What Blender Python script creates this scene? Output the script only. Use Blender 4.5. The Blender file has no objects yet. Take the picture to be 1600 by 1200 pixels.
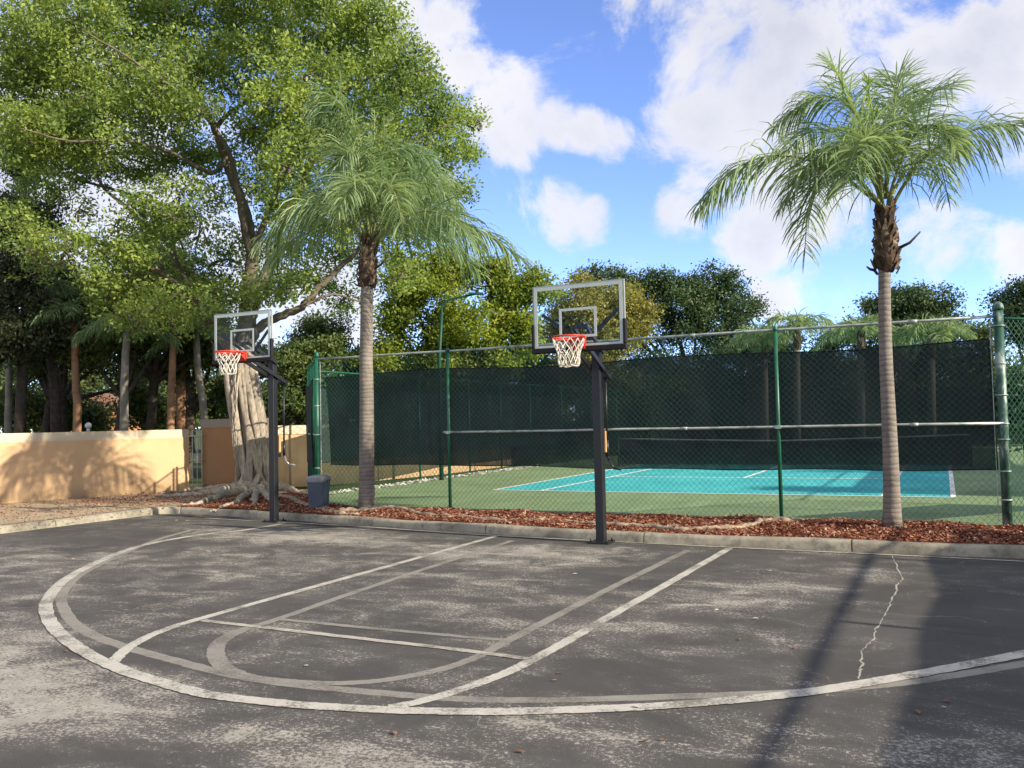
import bpy, math, random
import numpy as np
from mathutils import Vector, Matrix
scene = bpy.context.scene
COL = scene.collection
rad = math.radians

# ------------------------------------------------------------------ camera
CAM = np.array([0.0, 0.0, 1.96])
F = 1373.0                                   # focal length in photo pixels (1600 wide)
v1 = np.array([-2800.0, 120.0, F]); v2 = np.array([675.0, 43.0, F])
ax = -v1/np.linalg.norm(v1); ay = v2-ax*(v2@ax); ay /= np.linalg.norm(ay); az = np.cross(ax, ay)
RM = np.stack([ax, ay, az], 1)               # camera (x right, y down, z forward) = RM @ world
cam_d = bpy.data.cameras.new("camera"); cam = bpy.data.objects.new("camera", cam_d); COL.objects.link(cam)
cam_d.sensor_fit = 'HORIZONTAL'; cam_d.sensor_width = 36.0; cam_d.lens = F/1600*36
cam_d.clip_start = 0.05; cam_d.clip_end = 3000
M4 = Matrix.Identity(4)
for i in range(3):
    M4[i][0] = RM[0][i]; M4[i][1] = -RM[1][i]; M4[i][2] = -RM[2][i]; M4[i][3] = CAM[i]
cam.matrix_world = M4
scene.camera = cam

def ray(px, py): return RM.T @ np.array([px-800.0, py-600.0, F])
def at(px, py, D): return CAM+ray(px, py)/F*D                 # point at depth D metres
def gp(px, py, Z=0.0):
    d = ray(px, py); return CAM+d*((Z-CAM[2])/d[2])
def aty(px, py, Y):
    d = ray(px, py); return CAM+d*(Y/d[1])

# ------------------------------------------------------------------ light
SUN_EL = 26.0
sh = Vector((0.994, -0.106, 0)).normalized()                   # towards the sun
sun_vec = Vector((sh.x*math.cos(rad(SUN_EL)), sh.y*math.cos(rad(SUN_EL)), math.sin(rad(SUN_EL))))
sl = bpy.data.lights.new("sun", 'SUN'); sl.energy = 3.6; sl.angle = rad(0.55); sl.color = (1.0, 0.89, 0.72)
so = bpy.data.objects.new("sun", sl); COL.objects.link(so)
so.rotation_euler = sun_vec.to_track_quat('Z', 'Y').to_euler()
scene.view_settings.view_transform = 'Standard'; scene.view_settings.look = 'None'
scene.view_settings.exposure = 1.18; scene.view_settings.gamma = 1.0

world = bpy.data.worlds.new("World"); scene.world = world; world.use_nodes = True
SKY_STRENGTH = 0.14
def build_world():
    nt = world.node_tree; N = nt.nodes; L = nt.links
    for n in list(N): N.remove(n)
    out = N.new('ShaderNodeOutputWorld'); bg = N.new('ShaderNodeBackground'); bg.inputs['Strength'].default_value = SKY_STRENGTH
    sky = N.new('ShaderNodeTexSky'); sky.sky_type = 'NISHITA'; sky.sun_disc = False
    sky.sun_elevation = rad(SUN_EL); sky.sun_rotation = math.atan2(sh.x, sh.y)
    sky.altitude = 2500; sky.air_density = 0.7; sky.dust_density = 0.0; sky.ozone_density = 4.0
    tc = N.new('ShaderNodeTexCoord')
    nrm = N.new('ShaderNodeVectorMath'); nrm.operation = 'NORMALIZE'; L.new(tc.outputs['Generated'], nrm.inputs[0])
    blobs = [(640,20,120,1),(730,110,60,.9),(775,155,75,1),(805,205,60,.9),(865,195,50,.8),(915,205,45,.8),(960,222,45,.7),
             (1010,240,40,.55),(875,335,62,.9),(925,345,45,.9),(820,320,40,.5),(1085,90,80,.75),(1090,190,90,.9),(1130,260,90,.9),
             (1060,330,60,.6),(1205,160,95,1),(1270,90,75,.95),(1245,300,115,1),(1180,360,70,.85),(1440,70,72,1),(1540,110,120,1),
             (1600,220,100,1),(1490,210,90,.9),(1410,190,70,.7),(1500,365,80,.8),(1570,385,60,.9),(1450,345,60,.7),(1212,465,42,.75),(1320,220,80,.55),
             (60,330,230,1),(300,420,190,1),(480,480,140,.9),(120,120,200,.8),(380,150,120,.4),(900,20,60,.25),(1130,30,60,.6),
             (1750,100,180,1),(1750,330,120,.8),(-200,200,200,.8),(1000,-150,200,.8),(1400,-150,250,1),(500,-200,250,.9)]
    total = None
    for (px, py, r, w) in blobs:
        d = ray(px, py); d = d/np.linalg.norm(d)
        vd = N.new('ShaderNodeVectorMath'); vd.operation = 'DISTANCE'; L.new(nrm.outputs[0], vd.inputs[0]); vd.inputs[1].default_value = tuple(d)
        mr = N.new('ShaderNodeMapRange'); mr.interpolation_type = 'SMOOTHSTEP'
        mr.inputs['From Min'].default_value = 1.45*r/F; mr.inputs['From Max'].default_value = 0.25*r/F
        mr.inputs['To Min'].default_value = 0; mr.inputs['To Max'].default_value = w
        L.new(vd.outputs['Value'], mr.inputs['Value'])
        if total is None: total = mr.outputs[0]
        else:
            m = N.new('ShaderNodeMath'); m.operation = 'SMOOTH_MAX'; m.inputs[2].default_value = 0.25
            L.new(total, m.inputs[0]); L.new(mr.outputs[0], m.inputs[1]); total = m.outputs[0]
    # the unseen half of the sky: dense cloud added as neutral fill light
    n0 = N.new('ShaderNodeTexNoise'); n0.inputs['Scale'].default_value = 2.2; n0.inputs['Detail'].default_value = 3; L.new(nrm.outputs[0], n0.inputs['Vector'])
    wide = N.new('ShaderNodeMapRange'); wide.inputs['From Min'].default_value = .32; wide.inputs['From Max'].default_value = .52; wide.inputs['To Max'].default_value = 1.1
    L.new(n0.outputs['Fac'], wide.inputs['Value'])
    ctr = ray(800, 300); ctr = ctr/np.linalg.norm(ctr)
    vd = N.new('ShaderNodeVectorMath'); vd.operation = 'DISTANCE'; L.new(nrm.outputs[0], vd.inputs[0]); vd.inputs[1].default_value = tuple(ctr)
    far = N.new('ShaderNodeMapRange'); far.inputs['From Min'].default_value = .75; far.inputs['From Max'].default_value = 1.0; L.new(vd.outputs['Value'], far.inputs['Value'])
    mm = N.new('ShaderNodeMath'); mm.operation = 'MULTIPLY'; L.new(wide.outputs[0], mm.inputs[0]); L.new(far.outputs[0], mm.inputs[1])
    mx = N.new('ShaderNodeMath'); mx.operation = 'MAXIMUM'; L.new(total, mx.inputs[0]); L.new(mm.outputs[0], mx.inputs[1]); total = mx.outputs[0]
    nz = N.new('ShaderNodeTexNoise'); nz.inputs['Scale'].default_value = 8.5; nz.inputs['Detail'].default_value = 12; nz.inputs['Roughness'].default_value = .64
    nz.inputs['Distortion'].default_value = 0.35
    L.new(nrm.outputs[0], nz.inputs['Vector'])
    nm = N.new('ShaderNodeMath'); nm.operation = 'MULTIPLY_ADD'; nm.inputs[1].default_value = 3.4; nm.inputs[2].default_value = -1.7
    L.new(nz.outputs['Fac'], nm.inputs[0])
    ad = N.new('ShaderNodeMath'); ad.operation = 'ADD'; L.new(nm.outputs[0], ad.inputs[0]); L.new(total, ad.inputs[1])
    ms = N.new('ShaderNodeMapRange'); ms.interpolation_type = 'SMOOTHSTEP'; ms.inputs['From Min'].default_value = .28; ms.inputs['From Max'].default_value = .95
    L.new(ad.outputs[0], ms.inputs['Value'])
    gate = N.new('ShaderNodeMapRange'); gate.inputs['From Min'].default_value = 0.02; gate.inputs['From Max'].default_value = .3; L.new(total, gate.inputs['Value'])
    fac = N.new('ShaderNodeMath'); fac.operation = 'MULTIPLY'; L.new(ms.outputs[0], fac.inputs[0]); L.new(gate.outputs[0], fac.inputs[1])
    nb = N.new('ShaderNodeTexNoise'); nb.inputs['Scale'].default_value = 6.0; nb.inputs['Detail'].default_value = 6; L.new(nrm.outputs[0], nb.inputs['Vector'])
    # thin edges stay white, thick cores go grey
    core = N.new('ShaderNodeMath'); core.operation = 'MULTIPLY_ADD'; core.inputs[1].default_value = 1.5; L.new(nb.outputs['Fac'], core.inputs[0]); 
    c2 = N.new('ShaderNodeMath'); c2.operation = 'MULTIPLY'; c2.inputs[1].default_value = .45; L.new(ad.outputs[0], c2.inputs[0]); L.new(c2.outputs[0], core.inputs[2])
    cr = N.new('ShaderNodeValToRGB'); cr.color_ramp.elements[0].position = .80; cr.color_ramp.elements[1].position = 1.0
    cmap = N.new('ShaderNodeMapRange'); cmap.inputs['From Min'].default_value = .85; cmap.inputs['From Max'].default_value = 1.75; L.new(core.outputs[0], cmap.inputs['Value'])
    cr.color_ramp.elements[0].position = .0; cr.color_ramp.elements[0].color = (3.3, 3.22, 3.25, 1); cr.color_ramp.elements[1].color = (2.15, 2.2, 2.45, 1)
    L.new(cmap.outputs[0], cr.inputs['Fac'])
    tint = N.new('ShaderNodeMix'); tint.data_type = 'RGBA'; tint.blend_type = 'MULTIPLY'; tint.inputs[0].default_value = 1
    L.new(sky.outputs[0], tint.inputs[6]); tint.inputs[7].default_value = (1.36, 1.20, 1.26, 1)
    mix = N.new('ShaderNodeMix'); mix.data_type = 'RGBA'
    fm = N.new('ShaderNodeMath'); fm.operation = 'MULTIPLY'; fm.inputs[1].default_value = .90; L.new(fac.outputs[0], fm.inputs[0])
    L.new(fm.outputs[0], mix.inputs[0]); L.new(tint.outputs[2], mix.inputs[6]); L.new(cr.outputs[0], mix.inputs[7])
    L.new(mix.outputs[2], bg.inputs['Color']); L.new(bg.outputs[0], out.inputs['Surface'])
build_world()

# ------------------------------------------------------------------ helpers
rng = np.random.default_rng(7); random.seed(7)

def link(o, parent=None):
    COL.objects.link(o)
    if parent is not None: o.parent = parent
    return o
def tag(o, label=None, cat=None, group=None, kind=None):
    if label: o['label'] = label
    if cat: o['category'] = cat
    if group: o['group'] = group
    if kind: o['kind'] = kind
    return o
def thing(name, label, cat, loc=(0,0,0), rz=0.0, group=None):
    o = bpy.data.objects.new(name, None); o.empty_display_size = .2
    o.location = tuple(loc); o.rotation_euler = (0, 0, rz); link(o)
    return tag(o, label, cat, group)
def from_arrays(name, V, Fq, mat, parent=None, smooth=False):
    """V (n,3), Fq (m,k) numpy arrays -> one mesh object."""
    me = bpy.data.meshes.new(name); k = Fq.shape[1]
    me.vertices.add(len(V)); me.vertices.foreach_set('co', np.ascontiguousarray(V, dtype=np.float32).ravel())
    me.loops.add(Fq.size); me.loops.foreach_set('vertex_index', np.ascontiguousarray(Fq, dtype=np.int32).ravel())
    me.polygons.add(len(Fq)); me.polygons.foreach_set('loop_start', np.arange(0, Fq.size, k, dtype=np.int32))
    me.polygons.foreach_set('loop_total', np.full(len(Fq), k, dtype=np.int32))
    if smooth: me.polygons.foreach_set('use_smooth', np.ones(len(Fq), dtype=bool))
    me.materials.append(mat); me.update(calc_edges=True); me.validate()
    o = bpy.data.objects.new(name, me); link(o, parent)
    if parent is not None and parent.location.length > 0 and False: pass
    return o
class MB:
    def __init__(s): s.v = []; s.f = []; s.sm = []
    def add(s, V, Fs, sm=False):
        b = len(s.v); s.v += [tuple(map(float, p)) for p in V]
        for f in Fs: s.f.append(tuple(b+i for i in f)); s.sm.append(sm)
        return s
    def box(s, c, d, rz=0.0):
        x, y, z = [q/2 for q in d]; cs, sn = math.cos(rz), math.sin(rz)
        P = [(sx*x, sy*y, sz*z) for sz in (-1,1) for sy in (-1,1) for sx in (-1,1)]
        V = [(c[0]+p[0]*cs-p[1]*sn, c[1]+p[0]*sn+p[1]*cs, c[2]+p[2]) for p in P]
        return s.add(V, [(0,2,3,1),(4,5,7,6),(0,1,5,4),(2,6,7,3),(0,4,6,2),(1,3,7,5)])
    def beam(s, a, b, w, h_, up=(0,0,1)):
        a = Vector(a); b = Vector(b); t = (b-a).normalized(); u = Vector(up)
        sd = t.cross(u)
        if sd.length < 1e-4: sd = t.cross(Vector((1,0,0)))
        sd.normalize(); u = sd.cross(t)
        V = []
        for p in (a, b):
            for (i, j) in ((-1,-1),(1,-1),(1,1),(-1,1)): V.append(p+sd*(i*w/2)+u*(j*h_/2))
        return s.add(V, [(0,1,2,3),(7,6,5,4),(0,4,5,1),(1,5,6,2),(2,6,7,3),(3,7,4,0)])
    def tube(s, pts, r, n=8, cap=True, sm=True, closed=False):
        pts = [Vector(p) for p in pts]; m = len(pts)
        rs = [r]*m if not hasattr(r, '__len__') else list(r)
        V = []; up = None
        for i, p in enumerate(pts):
            if closed: t = (pts[(i+1) % m]-pts[i-1])
            else: t = pts[min(i+1, m-1)]-pts[max(i-1, 0)]
            if t.length < 1e-9: t = Vector((0,0,1))
            t.normalize()
            if up is None:
                up = Vector((0,0,1)) if abs(t.z) < .9 else Vector((1,0,0))
            sd = t.cross(up)
            if sd.length < 1e-5: sd = t.orthogonal()
            sd.normalize(); up = sd.cross(t).normalized()
            for k in range(n):
                a = 2*math.pi*k/n; V.append(p+(sd*math.cos(a)+up*math.sin(a))*rs[i])
        Fs = []
        for i in range(m if closed else m-1):
            j = (i+1) % m
            for k in range(n):
                k2 = (k+1) % n; Fs.append((i*n+k, i*n+k2, j*n+k2, j*n+k))
        s.add(V, Fs, sm)
        if cap and not closed:
            b = len(s.v)-len(V)
            s.f.append(tuple(b+k for k in range(n-1, -1, -1))); s.sm.append(False)
            s.f.append(tuple(b+(m-1)*n+k for k in range(n))); s.sm.append(False)
        return s
    def cyl(s, c, r, z0, z1, n=12, r2=None):
        return s.tube([(c[0], c[1], z0), (c[0], c[1], z1)], [r, r if r2 is None else r2], n)
    def lathe(s, c, prof, n=16, sm=True):
        return s.tube([(c[0], c[1], c[2]+z) for r, z in prof], [max(r, 1e-4) for r, z in prof], n, True, sm)
    def build(s, name, mat, parent=None):
        me = bpy.data.meshes.new(name); me.from_pydata(s.v, [], s.f); me.update()
        me.polygons.foreach_set('use_smooth', np.array(s.sm, dtype=bool)); me.materials.append(mat)
        o = bpy.data.objects.new(name, me); return link(o, parent)
def local(parent, p): return (p[0]-parent.location[0], p[1]-parent.location[1], p[2]-parent.location[2])
def spline(P, n):
    """Catmull-Rom through P, n points."""
    P = np.array(P, float); Q = np.vstack([2*P[0]-P[1], P, 2*P[-1]-P[-2]]); out = []
    seg = len(P)-1
    for t in np.linspace(0, seg, n):
        i = min(int(t), seg-1); u = t-i; a, b, c, d = Q[i:i+4]
        out.append(.5*((2*b)+(-a+c)*u+(2*a-5*b+4*c-d)*u*u+(-a+3*b-3*c+d)*u**3))
    return np.array(out)

# ------------------------------------------------------------------ materials
MATS = {}
class NT:
    def __init__(s, name):
        s.m = bpy.data.materials.new(name); s.m.use_nodes = True; s.N = s.m.node_tree.nodes; s.L = s.m.node_tree.links
        s.b = s.N['Principled BSDF']; s.out = s.N['Material Output']; s.tc = s.N.new('ShaderNodeTexCoord'); MATS[name] = s.m
    def coord(s, scale=(1,1,1), kind='Object', rot=(0,0,0), loc=(0,0,0)):
        mp = s.N.new('ShaderNodeMapping'); mp.inputs['Scale'].default_value = scale; mp.inputs['Rotation'].default_value = rot; mp.inputs['Location'].default_value = loc
        s.L.new(s.tc.outputs[kind], mp.inputs['Vector']); return mp.outputs[0]
    def noise(s, scale, detail=4, rough=.5, vec=None, dist=0.0):
        n = s.N.new('ShaderNodeTexNoise'); n.inputs['Scale'].default_value = scale; n.inputs['Detail'].default_value = detail
        n.inputs['Roughness'].default_value = rough; n.inputs['Distortion'].default_value = dist
        s.L.new(vec if vec is not None else s.coord(), n.inputs['Vector']); return n.outputs['Fac']
    def ramp(s, fac, stops):
        r = s.N.new('ShaderNodeValToRGB'); e = r.color_ramp.elements
        while len(e) < len(stops): e.new(.5)
        for i, (p, c) in enumerate(stops):
            e[i].position = p; e[i].color = (c, c, c, 1) if not hasattr(c, '__len__') else (*c[:3], 1)
        s.L.new(fac, r.inputs['Fac']); return r.outputs['Color']
    def mix(s, fac, a, b, mode='MIX'):
        m = s.N.new('ShaderNodeMix'); m.data_type = 'RGBA'; m.blend_type = mode
        for sock, v in ((m.inputs[0], fac), (m.inputs[6], a), (m.inputs[7], b)):
            if hasattr(v, 'is_linked'): s.L.new(v, sock)
            elif hasattr(v, '__len__'): sock.default_value = (*v[:3], 1)
            else: sock.default_value = v if sock.type == 'VALUE' else (v, v, v, 1)
        return m.outputs[2]
    def math(s, op, a, b=0.0, clamp=False):
        m = s.N.new('ShaderNodeMath'); m.operation = op; m.use_clamp = clamp
        for sock, v in ((m.inputs[0], a), (m.inputs[1], b)):
            if hasattr(v, 'is_linked'): s.L.new(v, sock)
            else: sock.default_value = v
        return m.outputs[0]
    def bump(s, h, strength=.3, dist=.02):
        b = s.N.new('ShaderNodeBump'); b.inputs['Strength'].default_value = strength; b.inputs['Distance'].default_value = dist
        s.L.new(h, b.inputs['Height']); s.L.new(b.outputs[0], s.b.inputs['Normal']); return s
    def col(s, c):
        if hasattr(c, 'is_linked'): s.L.new(c, s.b.inputs['Base Color'])
        else: s.b.inputs['Base Color'].default_value = (*c, 1)
        return s
    def set(s, rough=.8, metal=0.0, spec=.3):
        s.b.inputs['Roughness'].default_value = rough; s.b.inputs['Metallic'].default_value = metal
        s.b.inputs['Specular IOR Level'].default_value = spec; return s
    def island(s):
        g = s.N.new('ShaderNodeNewGeometry'); return g.outputs['Random Per Island']

def simple(name, c, rough=.6, metal=0.0, spec=.3, vary=.15, scale=6.0, bump=0.0):
    t = NT(name); n = t.noise(scale, 5, .6)
    a = tuple(x*(1-vary) for x in c); b = tuple(min(1, x*(1+vary)) for x in c)
    t.col(t.ramp(n, [(.3, a), (.7, b)])).set(rough, metal, spec)
    if bump: t.bump(t.noise(scale*8, 4, .6), bump, .01)
    return t.m
def leaf_mat(name, c1, c2, c3, trans=.35, scale=.7):
    """dark / mid / yellow leaves: clump-scale noise plus a random tint per leaf"""
    t = NT(name); n = t.noise(scale, 3, .55); isl = t.island()
    f = t.math('ADD', t.math('MULTIPLY', n, .9), t.math('MULTIPLY', isl, .35))
    c = t.ramp(f, [(.40, c1), (.62, c2), (.86, c3)])
    t.col(c).set(.55, 0, .35)
    tr = t.N.new('ShaderNodeBsdfTranslucent')
    br = t.mix(1.0, c, (1.25, 1.2, .75), 'MULTIPLY'); t.L.new(br, tr.inputs['Color'])
    ms = t.N.new('ShaderNodeMixShader'); ms.inputs[0].default_value = trans
    t.L.new(t.b.outputs[0], ms.inputs[1]); t.L.new(tr.outputs[0], ms.inputs[2]); t.L.new(ms.outputs[0], t.out.inputs['Surface'])
    return t.m

def asphalt_parts(t):
    """worn seal coat: dark sealed film, bleached aggregate showing through where it wore off"""
    big = t.noise(.36, 5, .6, t.coord((1.0, 1.25, 1), loc=(3.1, 1.7, 0)), .6)
    mid = t.noise(1.5, 8, .72, t.coord((.9, 1.15, 1), rot=(0, 0, .12)), .6)
    fine = t.noise(34, 6, .72); grit = t.noise(150, 2, .7)
    streak = t.noise(2.6, 7, .7, t.coord((.28, 2.4, 1), rot=(0, 0, .30)))
    return big, mid, streak, fine, grit
def m_asphalt():
    t = NT('asphalt'); big, mid, streak, fine, grit = asphalt_parts(t)
    sx = t.N.new('ShaderNodeSeparateXYZ'); t.L.new(t.tc.outputs['Object'], sx.inputs[0])
    def c0(n, k): return t.math('MULTIPLY', t.math('SUBTRACT', n, .5), k)
    w = t.math('ADD', t.math('ADD', c0(big, 1.7), c0(mid, 2.9)), c0(streak, .8))
    def patch(x, y, rx, ry, k):
        a = t.math('DIVIDE', t.math('SUBTRACT', sx.outputs[0], x), rx); b = t.math('DIVIDE', t.math('SUBTRACT', sx.outputs[1], y), ry)
        d = t.math('ADD', t.math('MULTIPLY', a, a), t.math('MULTIPLY', b, b))
        return t.math('MULTIPLY', t.math('SUBTRACT', 1.0, d, True), k)
    for args in [(-7.4, 4.3, 2.9, 1.5, .75), (-10.5, 5.6, 2.6, 2.2, .35), (-8.8, 10.0, 3.2, 3.4, .36), (-5.2, 11.7, 2.4, 1.3, .60), (-2.2, 10.0, 1.5, 1.5, .50), (-3.4, 4.3, 2.6, .6, .50),
                 (-5.2, 8.8, 1.9, 1.5, .36), (-1.7, 5.5, 1.5, .6, .50), (-13, 8, 2.6, 3, .4), (-2.9, 7.7, 1.3, .8, .36), (-11.0, 12.6, 3.2, 1.4, .48), (-1.7, 8.0, .8, .9, .3), (-6.0, 6.6, .8, .5, .3),
                 (1.2, 9, 2.2, 3, -.35), (-4.9, 6.0, .8, .4, .25), (-.5, 4.6, 1.2, .8, -.2), (-6.0, 5.4, 2.2, .25, -.4)]:
        w = t.math('ADD', w, patch(*args))
    w = t.math('ADD', w, .06)
    g = t.math('ADD', c0(fine, 3.9), c0(grit, 1.6))
    dark = t.ramp(t.noise(.8, 4, .5), [(.35, (.050, .049, .047)), (.7, (.076, .073, .069))])
    dark = t.mix(t.ramp(grit, [(.52, 0.0), (.70, .8)]), dark, (.17, .155, .13))
    pale = t.ramp(t.noise(5, 4, .6), [(.3, (.27, .25, .212)), (.7, (.40, .372, .318))])
    film = t.math('MULTIPLY', t.math('ADD', t.math('MULTIPLY', w, .8), .10, True), .42)
    spk = t.math('MULTIPLY', t.math('SUBTRACT', t.math('ADD', t.math('MULTIPLY', w, 1.0), g), .50), 3.2, True)
    c = t.mix(film, dark, (.205, .192, .168)); c = t.mix(spk, c, pale)
    v = t.N.new('ShaderNodeTexVoronoi'); v.feature = 'DISTANCE_TO_EDGE'; v.inputs['Scale'].default_value = .42
    wv = t.N.new('ShaderNodeVectorMath'); wv.operation = 'ADD'; t.L.new(t.coord(), wv.inputs[0])
    nn = t.N.new('ShaderNodeTexNoise'); nn.inputs['Scale'].default_value = 1.6; nn.inputs['Detail'].default_value = 6; t.L.new(t.coord(), nn.inputs['Vector'])
    t.L.new(nn.outputs['Color'], wv.inputs[1]); t.L.new(wv.outputs[0], v.inputs['Vector'])
    ck = t.math('MULTIPLY', t.math('LESS_THAN', v.outputs['Distance'], .0032), t.ramp(t.noise(.5), [(.5, 0.0), (.6, .5)]))
    c = t.mix(ck, c, (.26, .24, .20))
    t.col(c).set(.9, 0, .2)
    t.bump(t.math('ADD', grit, t.math('MULTIPLY', fine, .6)), .45, .006); return t.m
def m_paint(name, c, wear, thr):
    t = NT(name); big, mid, streak, fine, grit = asphalt_parts(t)
    n = t.math('ADD', t.math('MULTIPLY', t.noise(2.2, 5, .6), .8), t.math('ADD', t.math('MULTIPLY', fine, .75), t.math('MULTIPLY', grit, .40)))
    f = t.math('MULTIPLY', t.math('SUBTRACT', n, thr), 8.0, True); f = t.math('MULTIPLY', f, wear)
    cc = t.ramp(t.noise(9, 4, .6), [(.3, tuple(x*.84 for x in c)), (.7, c)])
    t.col(t.mix(f, cc, (.13, .12, .10))).set(.8, 0, .25); t.bump(grit, .3, .004); return t.m
ASPH = m_asphalt()
PAINT = m_paint('white_court_paint', (.50, .475, .41), .85, .96)
FADED = m_paint('faded_court_paint', (.26, .245, .21), .9, .98)
CHALK = m_paint('thin_worn_paint', (.44, .41, .34), .9, .98)

def m_concrete():
    t = NT('kerb_concrete'); n = t.noise(1.3, 6, .65); g = t.noise(30, 3, .7)
    c = t.ramp(n, [(.3, (.20, .18, .14)), (.52, (.36, .33, .255)), (.75, (.46, .42, .335))])
    c = t.mix(t.ramp(t.noise(3.5, 7, .75), [(.48, 0.0), (.66, .75)]), c, (.105, .095, .078))
    c = t.mix(t.math('MULTIPLY', g, .35), c, (.3, .28, .24), 'MULTIPLY')
    t.col(c).set(.9, 0, .2); t.bump(g, .4, .006); return t.m
CONC = m_concrete()
def m_soil():
    t = NT('mulch_soil'); n = t.noise(24, 4, .7)
    t.col(t.ramp(n, [(.35, (.05, .018, .010)), (.55, (.13, .038, .018)), (.72, (.21, .065, .03))])).set(.95, 0, .1); t.bump(n, .8, .02); return t.m
SOIL = m_soil()
def m_chip():
    t = NT('mulch_chips'); i = t.island()
    t.col(t.ramp(i, [(.0, (.08, .030, .018)), (.35, (.20, .075, .044)), (.72, (.31, .125, .076)), (.90, (.42, .20, .12)), (1.0, (.50, .40, .28))])).set(.9, 0, .15); return t.m
CHIP = m_chip()
def m_sand():
    t = NT('sandy_ground'); n = t.noise(3, 5, .6); g = t.noise(60, 3, .7)
    c = t.ramp(n, [(.3, (.33, .26, .17)), (.7, (.47, .39, .27))]); c = t.mix(t.ramp(g, [(.5, 0.0), (.7, .7)]), c, (.2, .13, .08))
    t.col(c).set(.95, 0, .1); t.bump(g, .6, .015); return t.m
SAND = m_sand()
def m_grass():
    t = NT('lawn'); n = t.noise(2, 6, .65); t.col(t.ramp(n, [(.3, (.035, .055, .018)), (.7, (.075, .10, .035))])).set(.95, 0, .1); t.bump(t.noise(40, 3), .6, .03); return t.m
LAWN = m_grass()
def m_court(name, a, b):
    t = NT(name); n = t.noise(.5, 5, .6); g = t.noise(90, 3, .7)
    c = t.ramp(n, [(.3, a), (.7, b)]); c = t.mix(t.math('MULTIPLY', g, .3), c, tuple(x*.5 for x in a)); c = t.mix(t.ramp(t.noise(1.1, 7, .7, t.coord((1, .5, 1))), [(.48, 0.0), (.75, .5)]), c, tuple(min(1, x*1.35+.03) for x in b)); c = t.mix(t.ramp(t.noise(.35, 6, .7), [(.55, 0.0), (.7, .4)]), c, tuple(x*.6+.01 for x in a))
    t.col(c).set(.85, 0, .25); t.bump(g, .2, .003); return t.m
CGREEN = m_court('court_green', (.165, .235, .11), (.21, .295, .145))
CTEAL = m_court('court_teal', (.045, .37, .375), (.06, .44, .44))
CLINE = simple('court_white', (.72, .72, .68), .8)
def m_greenpaint():
    t = NT('green_fence_paint'); n = t.noise(9, 5, .65)
    c = t.ramp(n, [(.3, (.008, .075, .042)), (.7, (.014, .125, .070))])
    t.col(c).set(.42, .0, .5); return t.m
GREEN = m_greenpaint()
DGREEN = simple('dark_green_paint', (.010, .060, .038), .5)
def m_galv():
    t = NT('weathered_rail'); n = t.noise(5, 5, .7, t.coord((1, 1, 3)))
    t.col(t.ramp(n, [(.38, (.14, .24, .19)), (.5, (.38, .42, .39)), (.7, (.52, .55, .52))])).set(.45, .25, .5); return t.m
GALV = m_galv()
def m_cornerpost():
    t = NT('peeling_post'); n = t.noise(3.0, 6, .7, t.coord((2, 2, .8)), .5)
    t.col(t.ramp(n, [(.46, (.02, .075, .05)), (.53, (.07, .14, .11)), (.60, (.28, .34, .31)), (.80, (.44, .48, .45))])).set(.5, .1, .5); return t.m
PEEL = m_cornerpost()
def m_screen():
    t = NT('windscreen_mesh'); n = t.noise(1.2, 4, .6)
    t.col(t.ramp(n, [(.3, (.022, .030, .031)), (.7, (.032, .041, .043))])).set(.9, 0, .15)
    tr = t.N.new('ShaderNodeBsdfTransparent'); tr.inputs['Color'].default_value = (.92, 1.0, .98, 1)
    ms = t.N.new('ShaderNodeMixShader'); t.L.new(t.ramp(t.noise(2.2, 5, .65, t.coord((1.2, 1.2, .35))), [(.35, .055), (.70, .15)]), ms.inputs[0])
    t.L.new(t.b.outputs[0], ms.inputs[1]); t.L.new(tr.outputs[0], ms.inputs[2]); t.L.new(ms.outputs[0], t.out.inputs['Surface']); return t.m
SCREEN = m_screen()
HEM = simple('windscreen_hem', (.010, .018, .017), .9)
BLACK = simple('black_powder_coat', (.012, .014, .016), .42, 0, .5, .2, 20)
PAD = simple('black_rubber_padding', (.012, .012, .013), .7)
def m_glass():
    t = NT('board_glass'); fr = t.N.new('ShaderNodeFresnel'); fr.inputs['IOR'].default_value = 1.14
    tr = t.N.new('ShaderNodeBsdfTransparent'); tr.inputs['Color'].default_value = (.95, .98, .965, 1)
    gl = t.N.new('ShaderNodeBsdfGlossy'); gl.inputs['Roughness'].default_value = .03
    ms = t.N.new('ShaderNodeMixShader'); t.L.new(fr.outputs[0], ms.inputs[0]); t.L.new(tr.outputs[0], ms.inputs[1]); t.L.new(gl.outputs[0], ms.inputs[2])
    t.L.new(ms.outputs[0], t.out.inputs['Surface']); return t.m
GLASS = m_glass()
WHITE = simple('backboard_white', (.50, .56, .52), .5, 0, .4, .06)
RED = simple('rim_red', (.56, .045, .022), .45, 0, .5, .12)
NETM = simple('net_cord', (.66, .62, .52), .85)
TAN = simple('tan_sticker', (.55, .33, .15), .7)
STEEL = simple('crank_steel', (.5, .5, .5), .35, .6, .5)
BIN = simple('bin_plastic', (.075, .095, .125), .5, 0, .4, .12, 4)
BAG = simple('bin_liner', (.20, .21, .23), .4, 0, .5, .2, 12, .4)
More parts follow.
